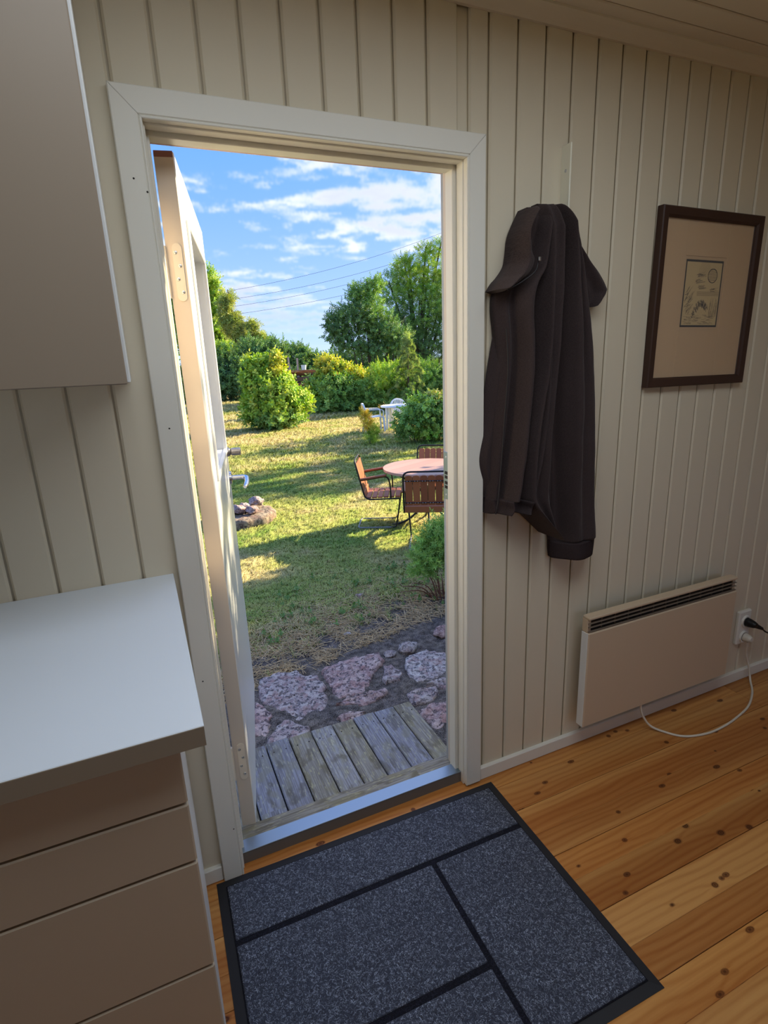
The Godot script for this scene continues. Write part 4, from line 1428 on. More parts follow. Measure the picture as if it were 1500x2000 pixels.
func garden_set() -> void:
	M.iron = mat(lin(0.018, 0.017, 0.018), 0.4)
	M.iron_worn = mat(lin(0.24, 0.24, 0.25), 0.35)
	M.slat = [mat(lin(0.36, 0.125, 0.055), 0.42), mat(lin(0.42, 0.150, 0.065), 0.42), mat(lin(0.31, 0.105, 0.050), 0.42)]
	garden_chair("reddish slatted garden armchair seen from its side, left of the round table", Vector3(2.405, gy(-4.549), -4.549), -0.477)
	garden_chair("reddish slatted garden armchair nearest the house, its back turned to the door", Vector3(2.529, gy(-3.596), -3.596), 1.065)
	garden_chair("reddish slatted garden armchair on the far side of the round table", Vector3(3.186, gy(-4.675), -4.675), 4.069)
	var at := Vector3(2.874, gy(-4.0), -4.259)
	var t := thing("round_garden_table", "round table with a reddish board top and curved black iron legs", "table", at)
	# boards of the round top
	var R := 0.511
	var dirx := Vector3(0.90, 0, -0.436)
	var dirz := Vector3(0.436, 0, 0.90)
	var n := 7
	for k in n:
		var a := -R + 2.0 * R * k / n + 0.0012
		var b := -R + 2.0 * R * (k + 1) / n - 0.0012
		var edge := []
		for i in 13:
			var w := lerpf(a, b, i / 12.0)
			edge.append(Vector2(sqrt(maxf(R * R - w * w, 0.0)), w))
		for i in 13:
			var w := lerpf(b, a, i / 12.0)
			edge.append(Vector2(-sqrt(maxf(R * R - w * w, 0.0)), w))
		var s := mb()
		for i in edge.size():
			var p: Vector2 = edge[i]
			var q: Vector2 = edge[(i + 1) % edge.size()]
			var p3 := dirx * p.x + dirz * p.y
			var q3 := dirx * q.x + dirz * q.y
			quad(s, p3 + Vector3.UP * 0.674, q3 + Vector3.UP * 0.674, q3 + Vector3.UP * 0.697, p3 + Vector3.UP * 0.697, (p3 + q3))
			if i > 0 and i < edge.size() - 1:
				var o3: Vector3 = dirx * edge[0].x + dirz * edge[0].y
				for y in [0.674, 0.700]:
					tri(s, o3 + Vector3.UP * y, p3 + Vector3.UP * y, q3 + Vector3.UP * y, Vector3.UP * (y - 0.68))
			quad(s, p3 + Vector3.UP * 0.697, q3 + Vector3.UP * 0.697, q3 + Vector3.UP * 0.700, p3 + Vector3.UP * 0.700, (p3 + q3) + Vector3.UP)
		obj("top_board", s, M.table_top[k % 3] if M.has("table_top") else tops()[k % 3], t)
	var ring := mb()
	var rp := []
	for i in 49:
		rp.append(Vector3(cos(TAU * i / 48.0), 0, sin(TAU * i / 48.0)) * 0.40 + Vector3.UP * 0.664)
	tube(ring, rp, 0.009, 6, false)
	obj("support_ring", ring, M.iron, t)
	for k in 4:
		var a := 0.42 + TAU * k / 4.0
		var d := Vector3(cos(a), 0, sin(a))
		var s := mb()
		tube(s, spline([d * 0.40 + Vector3.UP * 0.662, d * 0.26 + Vector3.UP * 0.56, d * 0.10 + Vector3.UP * 0.44, d * 0.055 + Vector3.UP * 0.34, d * 0.085 + Vector3.UP * 0.22, d * 0.20 + Vector3.UP * 0.09, d * 0.33 + Vector3.UP * 0.025, d * 0.43 + Vector3.UP * 0.008], 5), 0.012, 8)
		obj("leg", s, M.iron, t)
	var hub := mb()
	tube(hub, [Vector3(0, 0.30, 0), Vector3(0, 0.46, 0)], 0.05, 14)
	obj("leg_hub", hub, M.iron, t)

func tops() -> Array:
	M.table_top = [mat(lin(0.52, 0.31, 0.25), 0.3), mat(lin(0.56, 0.33, 0.265), 0.3), mat(lin(0.48, 0.29, 0.235), 0.3)]
	return M.table_top

func plastic_chair(label: String, at: Vector3, turn: float) -> void:
	var t := thing("plastic_armchair", label, "chair", at, turn, "white plastic armchairs on the far lawn")
	var m: Material = M.plastic
	var s := mb()
	var top := []
	var bot := []
	for i in 9:
		var row := []
		var rb := []
		for j in 11:
			var u := i / 8.0
			var v := j / 10.0 * 2.0 - 1.0
			var p := Vector3(lerpf(-0.21, 0.24, u), 0.405 + 0.030 * u + 0.018 * v * v - 0.02 * smooth(0.85, 1.0, u), v * lerpf(0.20, 0.245, u))
			row.append(p)
			rb.append(p - Vector3.UP * (0.012 + 0.03 * smooth(0.8, 1.0, u)))
		top.append(row)
		bot.append(rb)
	grid(s, top, Vector3.UP)
	grid(s, bot, Vector3.DOWN)
	for j in 10:
		quad(s, top[8][j], top[8][j + 1], bot[8][j + 1], bot[8][j], Vector3.RIGHT)
		quad(s, top[0][j], top[0][j + 1], bot[0][j + 1], bot[0][j], Vector3.LEFT)
	for i in 8:
		for j in [0, 10]:
			quad(s, top[i][j], top[i + 1][j], bot[i + 1][j], bot[i][j], Vector3(0, 0, j - 5))
	obj("seat", s, m, t)
	for sg in [-1.0, 1.0]:
		s = mb()
		taper(s, Vector3(0.235, 0.43, sg * 0.235), Vector3(0.255, 0.0, sg * 0.265), 0.028, 0.019)
		obj("leg", s, m, t)
		s = mb()
		taper(s, Vector3(-0.215, 0.43, sg * 0.205), Vector3(-0.285, 0.0, sg * 0.235), 0.030, 0.020)
		obj("leg", s, m, t)
		s = mb()
		var path := spline([Vector3(-0.27, 0.66, sg * 0.215), Vector3(-0.12, 0.645, sg * 0.262), Vector3(0.08, 0.640, sg * 0.275), Vector3(0.20, 0.625, sg * 0.272), Vector3(0.235, 0.57, sg * 0.262), Vector3(0.235, 0.44, sg * 0.240)], 5)
		for i in path.size() - 1:
			var w := 0.030
			var a: Vector3 = path[i]
			var b: Vector3 = path[i + 1]
			var tg := (b - a).normalized()
			var nn := Vector3(-tg.y, tg.x, 0).normalized() * 0.010
			var sd := Vector3(0, 0, w)
			quad(s, a - sd + nn, a + sd + nn, b + sd + nn, b - sd + nn, nn)
			quad(s, a - sd - nn, a + sd - nn, b + sd - nn, b - sd - nn, -nn)
			quad(s, a + sd + nn, a + sd - nn, b + sd - nn, b + sd + nn, sd)
			quad(s, a - sd + nn, a - sd - nn, b - sd - nn, b - sd + nn, -sd)
		obj("arm", s, m, t)
	# arched back with upright slats
	s = mb()
	var arch := []
	for k in 21:
		var a := PI * k / 20.0
		arch.append(Vector3(0, 0.62 + 0.185 * sin(a), -0.215 * cos(a)))
	arch.push_front(Vector3(0.05, 0.42, -0.20))
	arch.append(Vector3(0.05, 0.42, 0.20))
	var lean := []
	for p in arch:
		lean.append(Vector3(-0.215 - (p.y - 0.42) * 0.27, p.y, p.z))
	for i in lean.size() - 1:
		taper(s, lean[i], lean[i + 1], 0.022, 0.022)
	obj("back_arch", s, m, t)
	for k in 7:
		var z := lerpf(-0.15, 0.15, k / 6.0)
		var yt := 0.62 + 0.185 * sqrt(1.0 - pow(z / 0.215, 2.0))
		s = mb()
		taper(s, Vector3(-0.212, 0.42, z * 0.85), Vector3(-0.215 - (yt - 0.42) * 0.27, yt, z), 0.0125, 0.0125, 0.006)
		obj("back_slat", s, m, t)

func taper(s: SurfaceTool, a: Vector3, b: Vector3, wa: float, wb: float, flat := -1.0) -> void:
	# a straight limb of rectangular section
	var d := (b - a).normalized()
	var z := Vector3.BACK if absf(d.z) < 0.9 else Vector3.UP
	var x := z.cross(d).normalized()
	z = d.cross(x).normalized()
	var q := []
	for e in [[a, wa], [b, wb]]:
		var fx: float = e[1] if flat < 0.0 else flat
		for k in [[-1, -1], [1, -1], [1, 1], [-1, 1]]:
			q.append(e[0] + x * k[0] * fx + z * k[1] * e[1])
	var c := (a + b) * 0.5
	for k in 4:
		var n := (k + 1) % 4
		quad(s, q[k], q[n], q[n + 4], q[k + 4], (q[k] + q[n] + q[n + 4] + q[k + 4]) * 0.25 - c)
	quad(s, q[0], q[1], q[2], q[3], -d)
	quad(s, q[4], q[5], q[6], q[7], d)

func white_set() -> void:
	M.plastic = mat(lin(0.82, 0.84, 0.86), 0.35)
	plastic_chair("white plastic armchair seen from the side, left of the white table", Vector3(6.0, gy(-13.3), -13.3), -0.21)
	plastic_chair("white plastic armchair behind the white table, its arched back showing above", Vector3(7.15, gy(-14.0), -14.0), -1.82)
	var t := thing("plastic_table", "white plastic garden table half hidden by the shrub", "table", Vector3(6.78, gy(-13.4), -13.42))
	var s := mb()
	lathe(s, [Vector2(0.0, 0.695), Vector2(0.44, 0.695), Vector2(0.465, 0.688), Vector2(0.47, 0.672), Vector2(0.462, 0.650), Vector2(0.44, 0.655), Vector2(0.0, 0.665)], 36)
	obj("tabletop", s, M.plastic, t)
	for k in 4:
		var a := PI + 0.18 + TAU * k / 4.0
		var d := Vector3(cos(a), 0, -sin(a))
		s = mb()
		taper(s, d * 0.34 + Vector3.UP * 0.66, d * 0.36, 0.036, 0.022)
		obj("leg", s, M.plastic, t)

# ---------------------------------------------------------------- plants
func sprig(leaves: int, leaf: float, width: float, spread: float, droop := 0.0) -> ArrayMesh:
	# a twig one unit long with leaves round it
	var s := mb()
	var r := RandomNumberGenerator.new()
	r.seed = 900 + leaves * 7 + int(leaf * 100.0)
	for k in leaves:
		var t := 0.12 + 0.88 * k / (leaves - 1.0)
		var a := k * 2.4 + r.randf() * 0.7
		var d := Vector3(cos(a) * spread, 0.45 - droop, sin(a) * spread).normalized()
		if k == leaves - 1:
			d = Vector3(0.15, 1, 0.1).normalized()
		var o := Vector3(0, t * 0.8, 0)
		var l := leaf * r.randf_range(0.75, 1.15)
		var sd := d.cross(Vector3(r.randf_range(-0.5, 0.5), 1, r.randf_range(-0.5, 0.5))).normalized() * l * width
		var nrm := sd.cross(d).normalized()
		if nrm.y < 0.0:
			nrm = -nrm
		var m1 := o + d * l * 0.35 + nrm * l * 0.06
		var m2 := o + d * l * 0.70 + nrm * l * 0.02
		var tip := o + d * l - nrm * l * 0.14
		var up := nrm * l * 0.09
		tri(s, o, m1 + sd + up, m1, nrm); tri(s, o, m1, m1 - sd + up, nrm)
		quad(s, m1, m1 + sd + up, m2 + sd * 0.75 + up, m2, nrm); quad(s, m1, m2, m2 - sd * 0.75 + up, m1 - sd + up, nrm)
		tri(s, m2, m2 + sd * 0.75 + up, tip, nrm); tri(s, m2, tip, m2 - sd * 0.75 + up, nrm)
	return s.commit()

func leaf_mat(back: Color) -> StandardMaterial3D:
	var m := mat(Color(1, 1, 1), 0.55)
	m.vertex_color_use_as_albedo = true
	m.backlight_enabled = true
	m.backlight = back
	m.metallic_specular = 0.3
	return m

# blobs: [x, y, z, radius across, radius up, (colour index)]; base is the ground point; everything becomes local to it
func bush(called: String, label: String, category: String, group: String, base: Vector3, blobs: Array, count: int, size: float, colors: Array, mesh: ArrayMesh, stems: Array, sd: int, fill := 0.33, hang := 0.0) -> Node3D:
	var t := thing(called, label, category, base, 0.0, group)
	var r := RandomNumberGenerator.new()
	r.seed = sd
	var total := 0.0
	for b in blobs:
		total += b[3] * b[4]
	var xf := []
	var tint := []
	for b in blobs:
		var n := int(count * b[3] * b[4] / total) + 3
		var pal: Array = colors[b[5] if b.size() > 5 else 0]
		for i in n:
			var d := Vector3(r.randfn(), r.randfn(), r.randfn()).normalized()
			var f := pow(r.randf(), fill) * (1.0 + 0.13 * r.randfn())
			var ra: float = maxf(b[3] - size * 0.45, b[3] * 0.45)
			var ru: float = maxf(b[4] - size * 0.45, b[4] * 0.45)
			var p := Vector3(b[0], b[1], b[2]) + Vector3(d.x * ra, d.y * ru, d.z * ra) * f
			if p.y < base.y + 0.02:
				continue
			var up := (d * 0.9 + Vector3(r.randfn(), r.randfn(), r.randfn()) * 0.45 + Vector3(0, 0.45 - hang * 2.2, 0)).normalized()
			var x := up.cross(Vector3(r.randfn(), r.randfn(), r.randfn())).normalized()
			var sc := size * r.randf_range(0.65, 1.3)
			xf.append(Transform3D(Basis(x, up, x.cross(up)).scaled(Vector3.ONE * sc) if false else Basis(x * sc, up * sc, x.cross(up) * sc), p - base))
			var c: Color = pal[r.randi() % pal.size()]
			var v := r.randf_range(0.72, 1.28)
			tint.append(Color(c.r * v, c.g * v, c.b * v))
	copies("foliage", mesh, M.leaf, xf, tint, t)
	# stems reach from the ground to the blobs
	for st in stems:
		var s := mb()
		var pts := [Vector3(st[0], base.y - 0.05, st[1]) - base]
		for k in range(2, st.size() - 1):
			pts.append(Vector3(st[k][0], st[k][1], st[k][2]) - base)
		var path := spline(pts, 5)
		var rad := []
		for i in path.size():
			rad.append(lerpf(st[-1], st[-1] * 0.25, float(i) / path.size()))
		tube(s, path, rad, 7)
		obj("stem", s, M.bark, t)
	return t

func auto_stems(base: Vector3, blobs: Array, rad: float, spread: float, sd: int, every := 1) -> Array:
	var r := RandomNumberGenerator.new()
	r.seed = sd
	var o := []
	for i in range(0, blobs.size(), every):
		var b = blobs[i]
		var x0: float = base.x + (b[0] - base.x) * spread + r.randf_range(-0.05, 0.05)
		var z0 := base.z + r.randf_range(-0.3, 0.3) * spread
		var mid := Vector3(lerpf(x0, b[0], 0.35), lerpf(base.y, b[1], 0.55), lerpf(z0, b[2], 0.5))
		o.append([x0, z0, mid, Vector3(b[0], b[1] + b[4] * 0.5, b[2]), rad])
	return o

func plants() -> void:
	M.leaf = leaf_mat(Color(0.62, 0.66, 0.20))
	M.bark = mat(lin(0.10, 0.075, 0.055), 0.9)
	var broad := sprig(9, 0.42, 0.30, 1.0)
	var fine := sprig(13, 0.30, 0.22, 0.9)
	var narrow := sprig(15, 0.34, 0.11, 0.8)
	var fresh := [Color(0.36, 0.54, 0.07), Color(0.48, 0.62, 0.09), Color(0.58, 0.66, 0.12), Color(0.26, 0.44, 0.06)]
	var green := [Color(0.24, 0.42, 0.10), Color(0.32, 0.50, 0.12), Color(0.40, 0.55, 0.14), Color(0.19, 0.34, 0.09)]
	var gold := [Color(0.66, 0.62, 0.08), Color(0.56, 0.60, 0.09), Color(0.74, 0.62, 0.08), Color(0.42, 0.52, 0.08)]
	var deep := [Color(0.16, 0.30, 0.11), Color(0.21, 0.36, 0.125), Color(0.26, 0.41, 0.13), Color(0.16, 0.26, 0.11)]
	var olive := [Color(0.48, 0.54, 0.17), Color(0.56, 0.58, 0.20), Color(0.40, 0.48, 0.15), Color(0.62, 0.58, 0.22)]
	var yellow := [Color(0.86, 0.68, 0.08), Color(0.78, 0.66, 0.10), Color(0.90, 0.62, 0.09)]
	var pal := [fresh, green, gold, deep, olive, yellow]

	var base := Vector3(3.85, gy(-16.3), -16.3)
	var bl := [[3.87, 0.29, -16.3, 0.89, 0.81, 0], [3.33, 0.87, -16.3, 0.41, 0.47, 0], [4.10, 0.52, -16.3, 0.44, 0.45, 0], [4.02, 1.14, -16.3, 0.27, 0.36, 2], [4.66, 0.10, -16.3, 0.40, 0.42, 0], [3.36, 0.01, -16.3, 0.56, 0.50, 0], [3.89, -0.32, -16.3, 0.90, 0.30, 1], [3.20, 1.40, -16.3, 0.07, 0.22, 0], [3.63, 1.46, -16.3, 0.09, 0.24, 0], [3.96, 1.54, -16.3, 0.13, 0.18, 2]]
	bush("lilac_shrub", "bright yellow-green rounded shrub standing alone on the lawn, left of the others", "shrub", "", base, bl, 2300, 0.30, pal, broad, auto_stems(base, bl, 0.025, 0.25, 1, 2), 41, 0.42)
	base = Vector3(7.3, gy(-20.5), -20.5)
	bl = [[7.24, 0.19, -20.5, 1.04, 0.88, 1], [7.09, 1.06, -20.5, 0.53, 0.51, 2], [7.78, 0.91, -20.5, 0.33, 0.42, 2], [8.32, 0.60, -20.5, 0.46, 0.46, 2], [6.74, 0.22, -20.5, 0.52, 0.58, 0], [7.20, -0.42, -20.5, 1.09, 0.34, 1], [8.39, -0.09, -20.5, 0.68, 0.64, 1]]
	bush("golden_shrub", "shrub with golden yellow tips, second from the left at the lawn's far side", "shrub", "", base, bl, 2600, 0.30, pal, broad, auto_stems(base, bl, 0.03, 0.3, 2), 42)
	base = Vector3(10.2, gy(-19.5), -19.5)
	bl = [[9.21, 0.65, -19.5, 0.87, 0.72, 0], [11.08, 0.56, -19.5, 0.85, 0.75, 1], [10.23, 0.11, -19.5, 1.16, 0.59, 1], [8.45, 0.09, -19.5, 0.49, 0.57, 1], [11.81, 0.38, -19.5, 0.65, 0.76, 1], [9.52, -0.26, -19.5, 1.26, 0.34, 1], [12.6, 0.3, -19.5, 0.8, 0.8, 1]]
	bush("green_shrub", "wide green shrub behind the white plastic furniture, round the little spruce", "shrub", "", base, bl, 3400, 0.28, pal, fine, auto_stems(base, bl, 0.03, 0.4, 3), 43)
	base = Vector3(6.1, gy(-10.5), -10.5)
	bl = [[6.10, 0.18, -10.5, 0.51, 0.40, 1], [5.72, -0.09, -10.5, 0.37, 0.32, 1], [6.48, -0.09, -10.5, 0.35, 0.52, 1], [6.38, 0.40, -10.5, 0.24, 0.19, 4], [6.18, -0.38, -10.5, 0.42, 0.15, 0], [5.55, -0.36, -10.5, 0.17, 0.19, 1], [6.9, 0.1, -10.5, 0.5, 0.5, 1]]
	bush("leafy_shrub", "green shrub with bare brown stems in front of the white table", "shrub", "", base, bl, 1250, 0.17, pal, broad, auto_stems(base, bl, 0.014, 0.35, 4) + auto_stems(base, bl, 0.010, 0.5, 14), 44)
	# young yellow plant
	base = Vector3(4.93, gy(-11.0), -11.0)
	bl = [[4.86, -0.05, -11.0, 0.13, 0.24, 5], [4.80, 0.10, -11.0, 0.10, 0.14, 5], [4.98, -0.42, -11.0, 0.16, 0.12, 0], [5.02, -0.28, -11.0, 0.12, 0.14, 0]]
	bush("young_plant", "thin young plant with yellow leaves in front of the white plastic armchair", "plant", "", base, bl, 230, 0.16, pal, narrow, auto_stems(base, bl, 0.007, 0.2, 5), 45)
	# feathery shrub by the door
	base = Vector3(1.93, gy(-2.25), -2.25)
	bl = [[1.88, 0.0, -2.25, 0.16, 0.15, 0], [1.75, -0.10, -2.20, 0.14, 0.10, 0], [1.98, -0.06, -2.25, 0.2, 0.2, 0], [1.72, -0.22, -2.2, 0.10, 0.05, 0], [2.1, 0.0, -2.3, 0.2, 0.2, 0]]
	var stems := []
	var r := RandomNumberGenerator.new()
	r.seed = 6
	for k in 26:
		var a := r.randf_range(0.0, TAU)
		var e := r.randf_range(0.06, 0.32)
		var tip := Vector3(base.x + cos(a) * e - 0.05, base.y + r.randf_range(0.10, 0.34), base.z + sin(a) * e * 0.7)
		stems.append([base.x + cos(a) * 0.05, base.z + sin(a) * 0.04, base.lerp(tip, 0.5) + Vector3(0, 0.03, 0), tip, r.randf_range(0.004, 0.008)])
	var fs := bush("feathery_shrub", "feathery bright green shrub with reddish brown stems just right of the doorway", "shrub", "", base, bl, 1500, 0.085, [[Color(0.34, 0.55, 0.15), Color(0.42, 0.62, 0.19), Color(0.27, 0.48, 0.13)]], narrow, stems, 46, 0.5)
	var red := mat(lin(0.19, 0.085, 0.06), 0.85)
	for c in fs.get_children():
		if str(c.name).begins_with("stem"):
			c.material_override = red

	# little spruce
	base = Vector3(9.84, gy(-18.8), -18.8)
	var sp := thing("young_spruce", "slim young spruce with drooping arms rising out of the wide green shrub", "tree", base)
	var s := mb()
	tube(s, [Vector3(0, -0.05, 0), Vector3(0.0, 1.4, 0), Vector3(0.03, 2.85, 0)], [0.05, 0.035, 0.012], 8)
	obj("trunk", s, M.bark, sp)
	var xf := []
	var tint := []
	s = mb()
	for k in 34:
		var h := lerpf(0.6, 2.7, k / 33.0)
		var l := lerpf(0.95, 0.16, pow(k / 33.0, 0.75)) * r.randf_range(0.75, 1.1)
		var a := k * 2.4
		var d := Vector3(cos(a), 0, sin(a))
		var o := Vector3(0.01 * h, h, 0)
		var path := spline([o, o + d * l * 0.5 + Vector3(0, 0.10 * l, 0), o + d * l * 0.85 + Vector3(0, 0.02, 0), o + d * l - Vector3(0, 0.16 * l, 0)], 4)
		tube(s, path, 0.008, 4, false)
		for i in range(2, path.size()):
			for q in 9:
				var up: Vector3 = (path[i] - path[i - 1]).normalized() + Vector3(r.randfn(), r.randfn() - 0.5, r.randfn()) * 0.5
				up = up.normalized()
				var x := up.cross(Vector3(r.randfn(), r.randfn(), r.randfn())).normalized()
				var sc := r.randf_range(0.10, 0.17)
				xf.append(Transform3D(Basis(x * sc, up * sc, x.cross(up) * sc), path[i]))
				var v := r.randf_range(0.8, 1.2)
				tint.append((Color(0.62, 0.68, 0.28) if i > path.size() - 4 else Color(0.36, 0.45, 0.16)) * v)
	obj("branches", s, M.bark, sp).set_meta("kind", "stuff")
	for q in 170:
		var up := Vector3(r.randfn() * 0.6, 1, r.randfn() * 0.6).normalized()
		var x := up.cross(Vector3(r.randfn(), r.randfn(), r.randfn())).normalized()
		xf.append(Transform3D(Basis(x * 0.15, up * 0.15, x.cross(up) * 0.15), Vector3(0.02 + r.randfn() * 0.035, r.randf_range(2.2, 2.9), r.randfn() * 0.035)))
		tint.append(Color(0.62, 0.70, 0.28))
	copies("foliage", narrow, M.leaf, xf, tint, sp)

	# trees along the far side
	trees(pal, broad, fine, narrow)

func trees(pal: Array, broad: ArrayMesh, fine: ArrayMesh, narrow: ArrayMesh) -> void:
	var g := "trees and tall shrubs along the far side"
	var H := [
		["dense dark green tall shrub at the left end of the far hedge", [[5.22, 1.35, -33, 1.36, 1.27, 3], [4.68, 0.50, -33, 1.21, 1.21, 3], [6.00, 0.28, -33, 1.38, 1.10, 3], [3.6, 0.8, -33, 1.3, 1.4, 3], [5.0, 2.2, -33, 0.7, 0.5, 0]], 5.2],
		["dark green rounded tall shrub in the middle of the hedge, above the timber stack", [[6.61, 1.74, -33.5, 1.16, 1.22, 3], [8.01, 1.84, -33.5, 1.12, 1.05, 3], [8.51, 0.40, -33.5, 1.58, 1.20, 3], [7.3, 0.5, -33.5, 1.2, 1.2, 3]], 7.6],
		["lowest dark green shrub of the hedge, under the gap of open sky", [[9.59, 1.64, -34, 1.04, 0.95, 3], [10.71, 1.10, -34, 0.80, 0.84, 3], [10.83, 0.50, -34, 1.13, 1.16, 3], [11.9, 0.9, -34, 1.0, 1.0, 3], [9.7, 0.4, -34, 1.1, 1.0, 3]], 10.2],
	]
	H.append(["shady green undergrowth behind the thin trunks of the airy tree", [[12.6, 0.9, -34.5, 1.4, 1.4, 3], [14.3, 1.0, -34.5, 1.4, 1.5, 3], [16.2, 0.8, -34.5, 1.5, 1.5, 3], [13.4, 0.0, -34.5, 2.0, 0.9, 3], [18.2, 0.8, -34.5, 1.6, 1.5, 3]], 14.0])
	for q in H:
		var b := Vector3(q[2], gy(-33.0), q[1][0][2])
		bush("tall_shrub", q[0], "shrub", g, b, q[1], 2700, 0.46, pal, fine, auto_stems(b, q[1], 0.07, 0.4, 50), 60 + H.find(q))
	var b := Vector3(5.4, gy(-42.0), -42.0)
	var bl := [[5.62, 6.84, -42, 0.95, 1.45, 0], [5.99, 5.47, -42, 0.95, 1.32, 0], [5.39, 4.08, -42, 1.33, 1.3, 0], [4.2, 6.2, -42, 1.6, 1.8, 1], [3.6, 4.0, -42, 1.8, 1.8, 1], [5.2, 2.6, -42, 1.5, 1.2, 1], [6.2, 3.6, -42, 0.8, 0.8, 4]]
	bush("tall_tree", "tall light green tree just right of the open door's edge", "tree", g, b, bl, 3600, 0.55, pal, fine, auto_stems(b, bl, 0.14, 0.05, 51), 70)
	b = Vector3(7.0, gy(-39.0), -39.0)
	bl = [[6.24, 5.18, -39, 0.55, 0.95, 4], [6.55, 4.37, -39, 0.80, 0.95, 4], [7.10, 3.69, -39, 0.77, 0.85, 4], [7.83, 4.02, -39, 0.50, 0.70, 4], [8.29, 3.34, -39, 0.64, 0.70, 4], [6.51, 6.0, -39, 0.34, 0.6, 4], [7.4, 2.9, -39, 0.9, 0.7, 4], [8.8, 2.9, -39, 0.6, 0.6, 1]]
	bush("weeping_birch", "olive-yellow weeping birch with hanging twigs right of the tall light green tree", "tree", g, b, bl, 1700, 0.60, pal, narrow, auto_stems(b, bl, 0.10, 0.08, 52), 71, 0.5, 0.8)
	b = Vector3(11.7, gy(-27.0), -27.0)
	bl = [[10.79, 3.41, -27, 1.18, 1.1, 3], [9.86, 2.85, -27, 0.66, 0.85, 3], [11.55, 4.04, -27, 0.98, 1.0, 1], [11.15, 4.74, -27, 0.62, 0.58, 1], [12.23, 3.01, -27, 1.15, 1.1, 3], [13.11, 2.34, -27, 1.10, 0.9, 3], [9.55, 3.35, -27, 0.38, 0.5, 3], [12.03, 5.05, -27, 0.55, 0.55, 1], [10.4, 2.2, -27, 0.9, 0.5, 3], [11.6, 1.9, -27, 1.0, 0.5, 3]]
	var st := []
	for q in [[11.25, 0.05], [11.62, 0.075], [11.70, 0.06], [12.10, 0.08], [12.60, 0.07], [11.95, 0.05], [10.9, 0.05], [13.0, 0.06]]:
		st.append([q[0], -27.0, Vector3(q[0] - 0.05, 1.2, -27.0), Vector3(q[0] + (q[0] - 11.7) * 0.6, 3.6, -27.0), q[1]])
	bush("multi_stem_tree", "dark airy tree of many thin trunks right of the sky gap", "tree", g, b, bl, 3000, 0.36, pal, fine, st, 72, 0.5)
	b = Vector3(16.6, gy(-31.0), -31.0)
	bl = [[14.74, 5.29, -31, 1.12, 1.20, 1], [16.13, 5.95, -31, 1.20, 1.30, 0], [17.48, 6.20, -31, 1.14, 1.46, 0], [16.80, 4.27, -31, 1.72, 1.72, 1], [18.05, 3.19, -31, 1.30, 1.82, 3], [17.30, 7.60, -31, 0.62, 0.58, 0], [18.38, 7.9, -31, 0.50, 0.60, 0], [15.81, 6.74, -31, 0.75, 0.70, 0], [19.6, 5.4, -31, 1.8, 2.2, 0], [15.6, 3.2, -31, 1.4, 1.3, 3], [16.4, 1.9, -31, 1.7, 1.3, 3], [14.2, 2.0, -31, 1.2, 1.2, 3], [19.6, 2.0, -31, 1.6, 2.0, 3]]
	bush("ash_tree", "tallest tree, light green on top, at the right edge of the doorway view", "tree", g, b, bl, 5200, 0.44, pal, narrow, auto_stems(b, bl, 0.13, 0.12, 53), 73)
	# the far side goes on to the left, hidden from here by the open door
	for q in [["tall_shrub", "dark green tall shrub hidden behind the open door, next to the far hedge's end", 1.0, -33.0, 1.3], ["tall_shrub", "dark green tall shrub far left of the garden, hidden by the open door", -3.2, -33.5, 1.5], ["leafy_tree", "round leafy tree far left of the garden, hidden by the open door", -7.5, -34.0, 2.4], ["leafy_tree", "second round leafy tree farther left, behind the open door and the house wall", -13.0, -33.0, 2.6], ["tall_shrub", "broad shrub farthest left of the garden, behind the house wall", -18.5, -32.0, 1.9]]:
		b = Vector3(q[2], gy(-33.0), q[3])
		bl = [[q[2], q[4] * 1.05 - 0.5, q[3], q[4] * 1.2, q[4], 3], [q[2] + q[4] * 0.9, q[4] * 0.6 - 0.6, q[3], q[4], q[4] * 0.8, 1], [q[2] - q[4], q[4] * 0.5 - 0.6, q[3], q[4] * 1.1, q[4] * 0.75, 3], [q[2] + 0.3, q[4] * 1.9 - 0.6, q[3], q[4] * 0.7, q[4] * 0.6, 1]]
		bush(q[0], q[1], "shrub" if q[0] == "tall_shrub" else "tree", g, b, bl, 1500, 0.6, pal, fine, auto_stems(b, bl, 0.08, 0.15, 57), int(80 - q[2]))
	# trees outside the view on the right; they shade the near lawn
	b = Vector3(6.6, gy(-2.6), -2.6)
	bl = [[6.4, 2.6, -1.7, 1.1, 1.3, 1], [6.6, 3.0, -2.9, 1.1, 1.2, 1], [6.7, 1.6, -3.6, 0.9, 0.9, 1], [6.4, 1.3, -2.2, 1.2, 1.0, 1], [6.6, 2.0, -0.9, 1.0, 1.2, 1], [6.6, 2.0, -4.3, 0.6, 0.6, 1]]
	bush("apple_tree", "broad leafy tree nearest the house, outside the doorway view to the right", "tree", "", b, bl, 2600, 0.34, pal, broad, auto_stems(b, bl, 0.09, 0.08, 54), 74)
	b = Vector3(13.5, gy(-9.5), -9.5)
	bl = [[13.3, 3.0, -9.0, 1.6, 1.5, 1], [13.6, 4.4, -10.5, 1.5, 1.3, 1], [13.4, 2.2, -12.2, 1.5, 1.3, 1], [13.5, 3.6, -13.8, 1.3, 1.2, 1], [13.4, 1.2, -10.4, 1.6, 1.0, 1]]
	bush("cherry_tree", "spreading tree right of the garden, outside the doorway view", "tree", "", b, bl, 1100, 0.45, pal, broad, auto_stems(b, bl, 0.11, 0.08, 55), 75)
	b = Vector3(24.0, gy(-22.0), -22.0)
	bl = [[23.6, 3.0, -19.5, 2.0, 2.2, 1], [24.2, 4.6, -22.0, 2.2, 2.2, 1], [24.0, 2.0, -25.5, 2.0, 1.8, 1], [24.0, 4.5, -29.0, 2.2, 2.0, 1]]
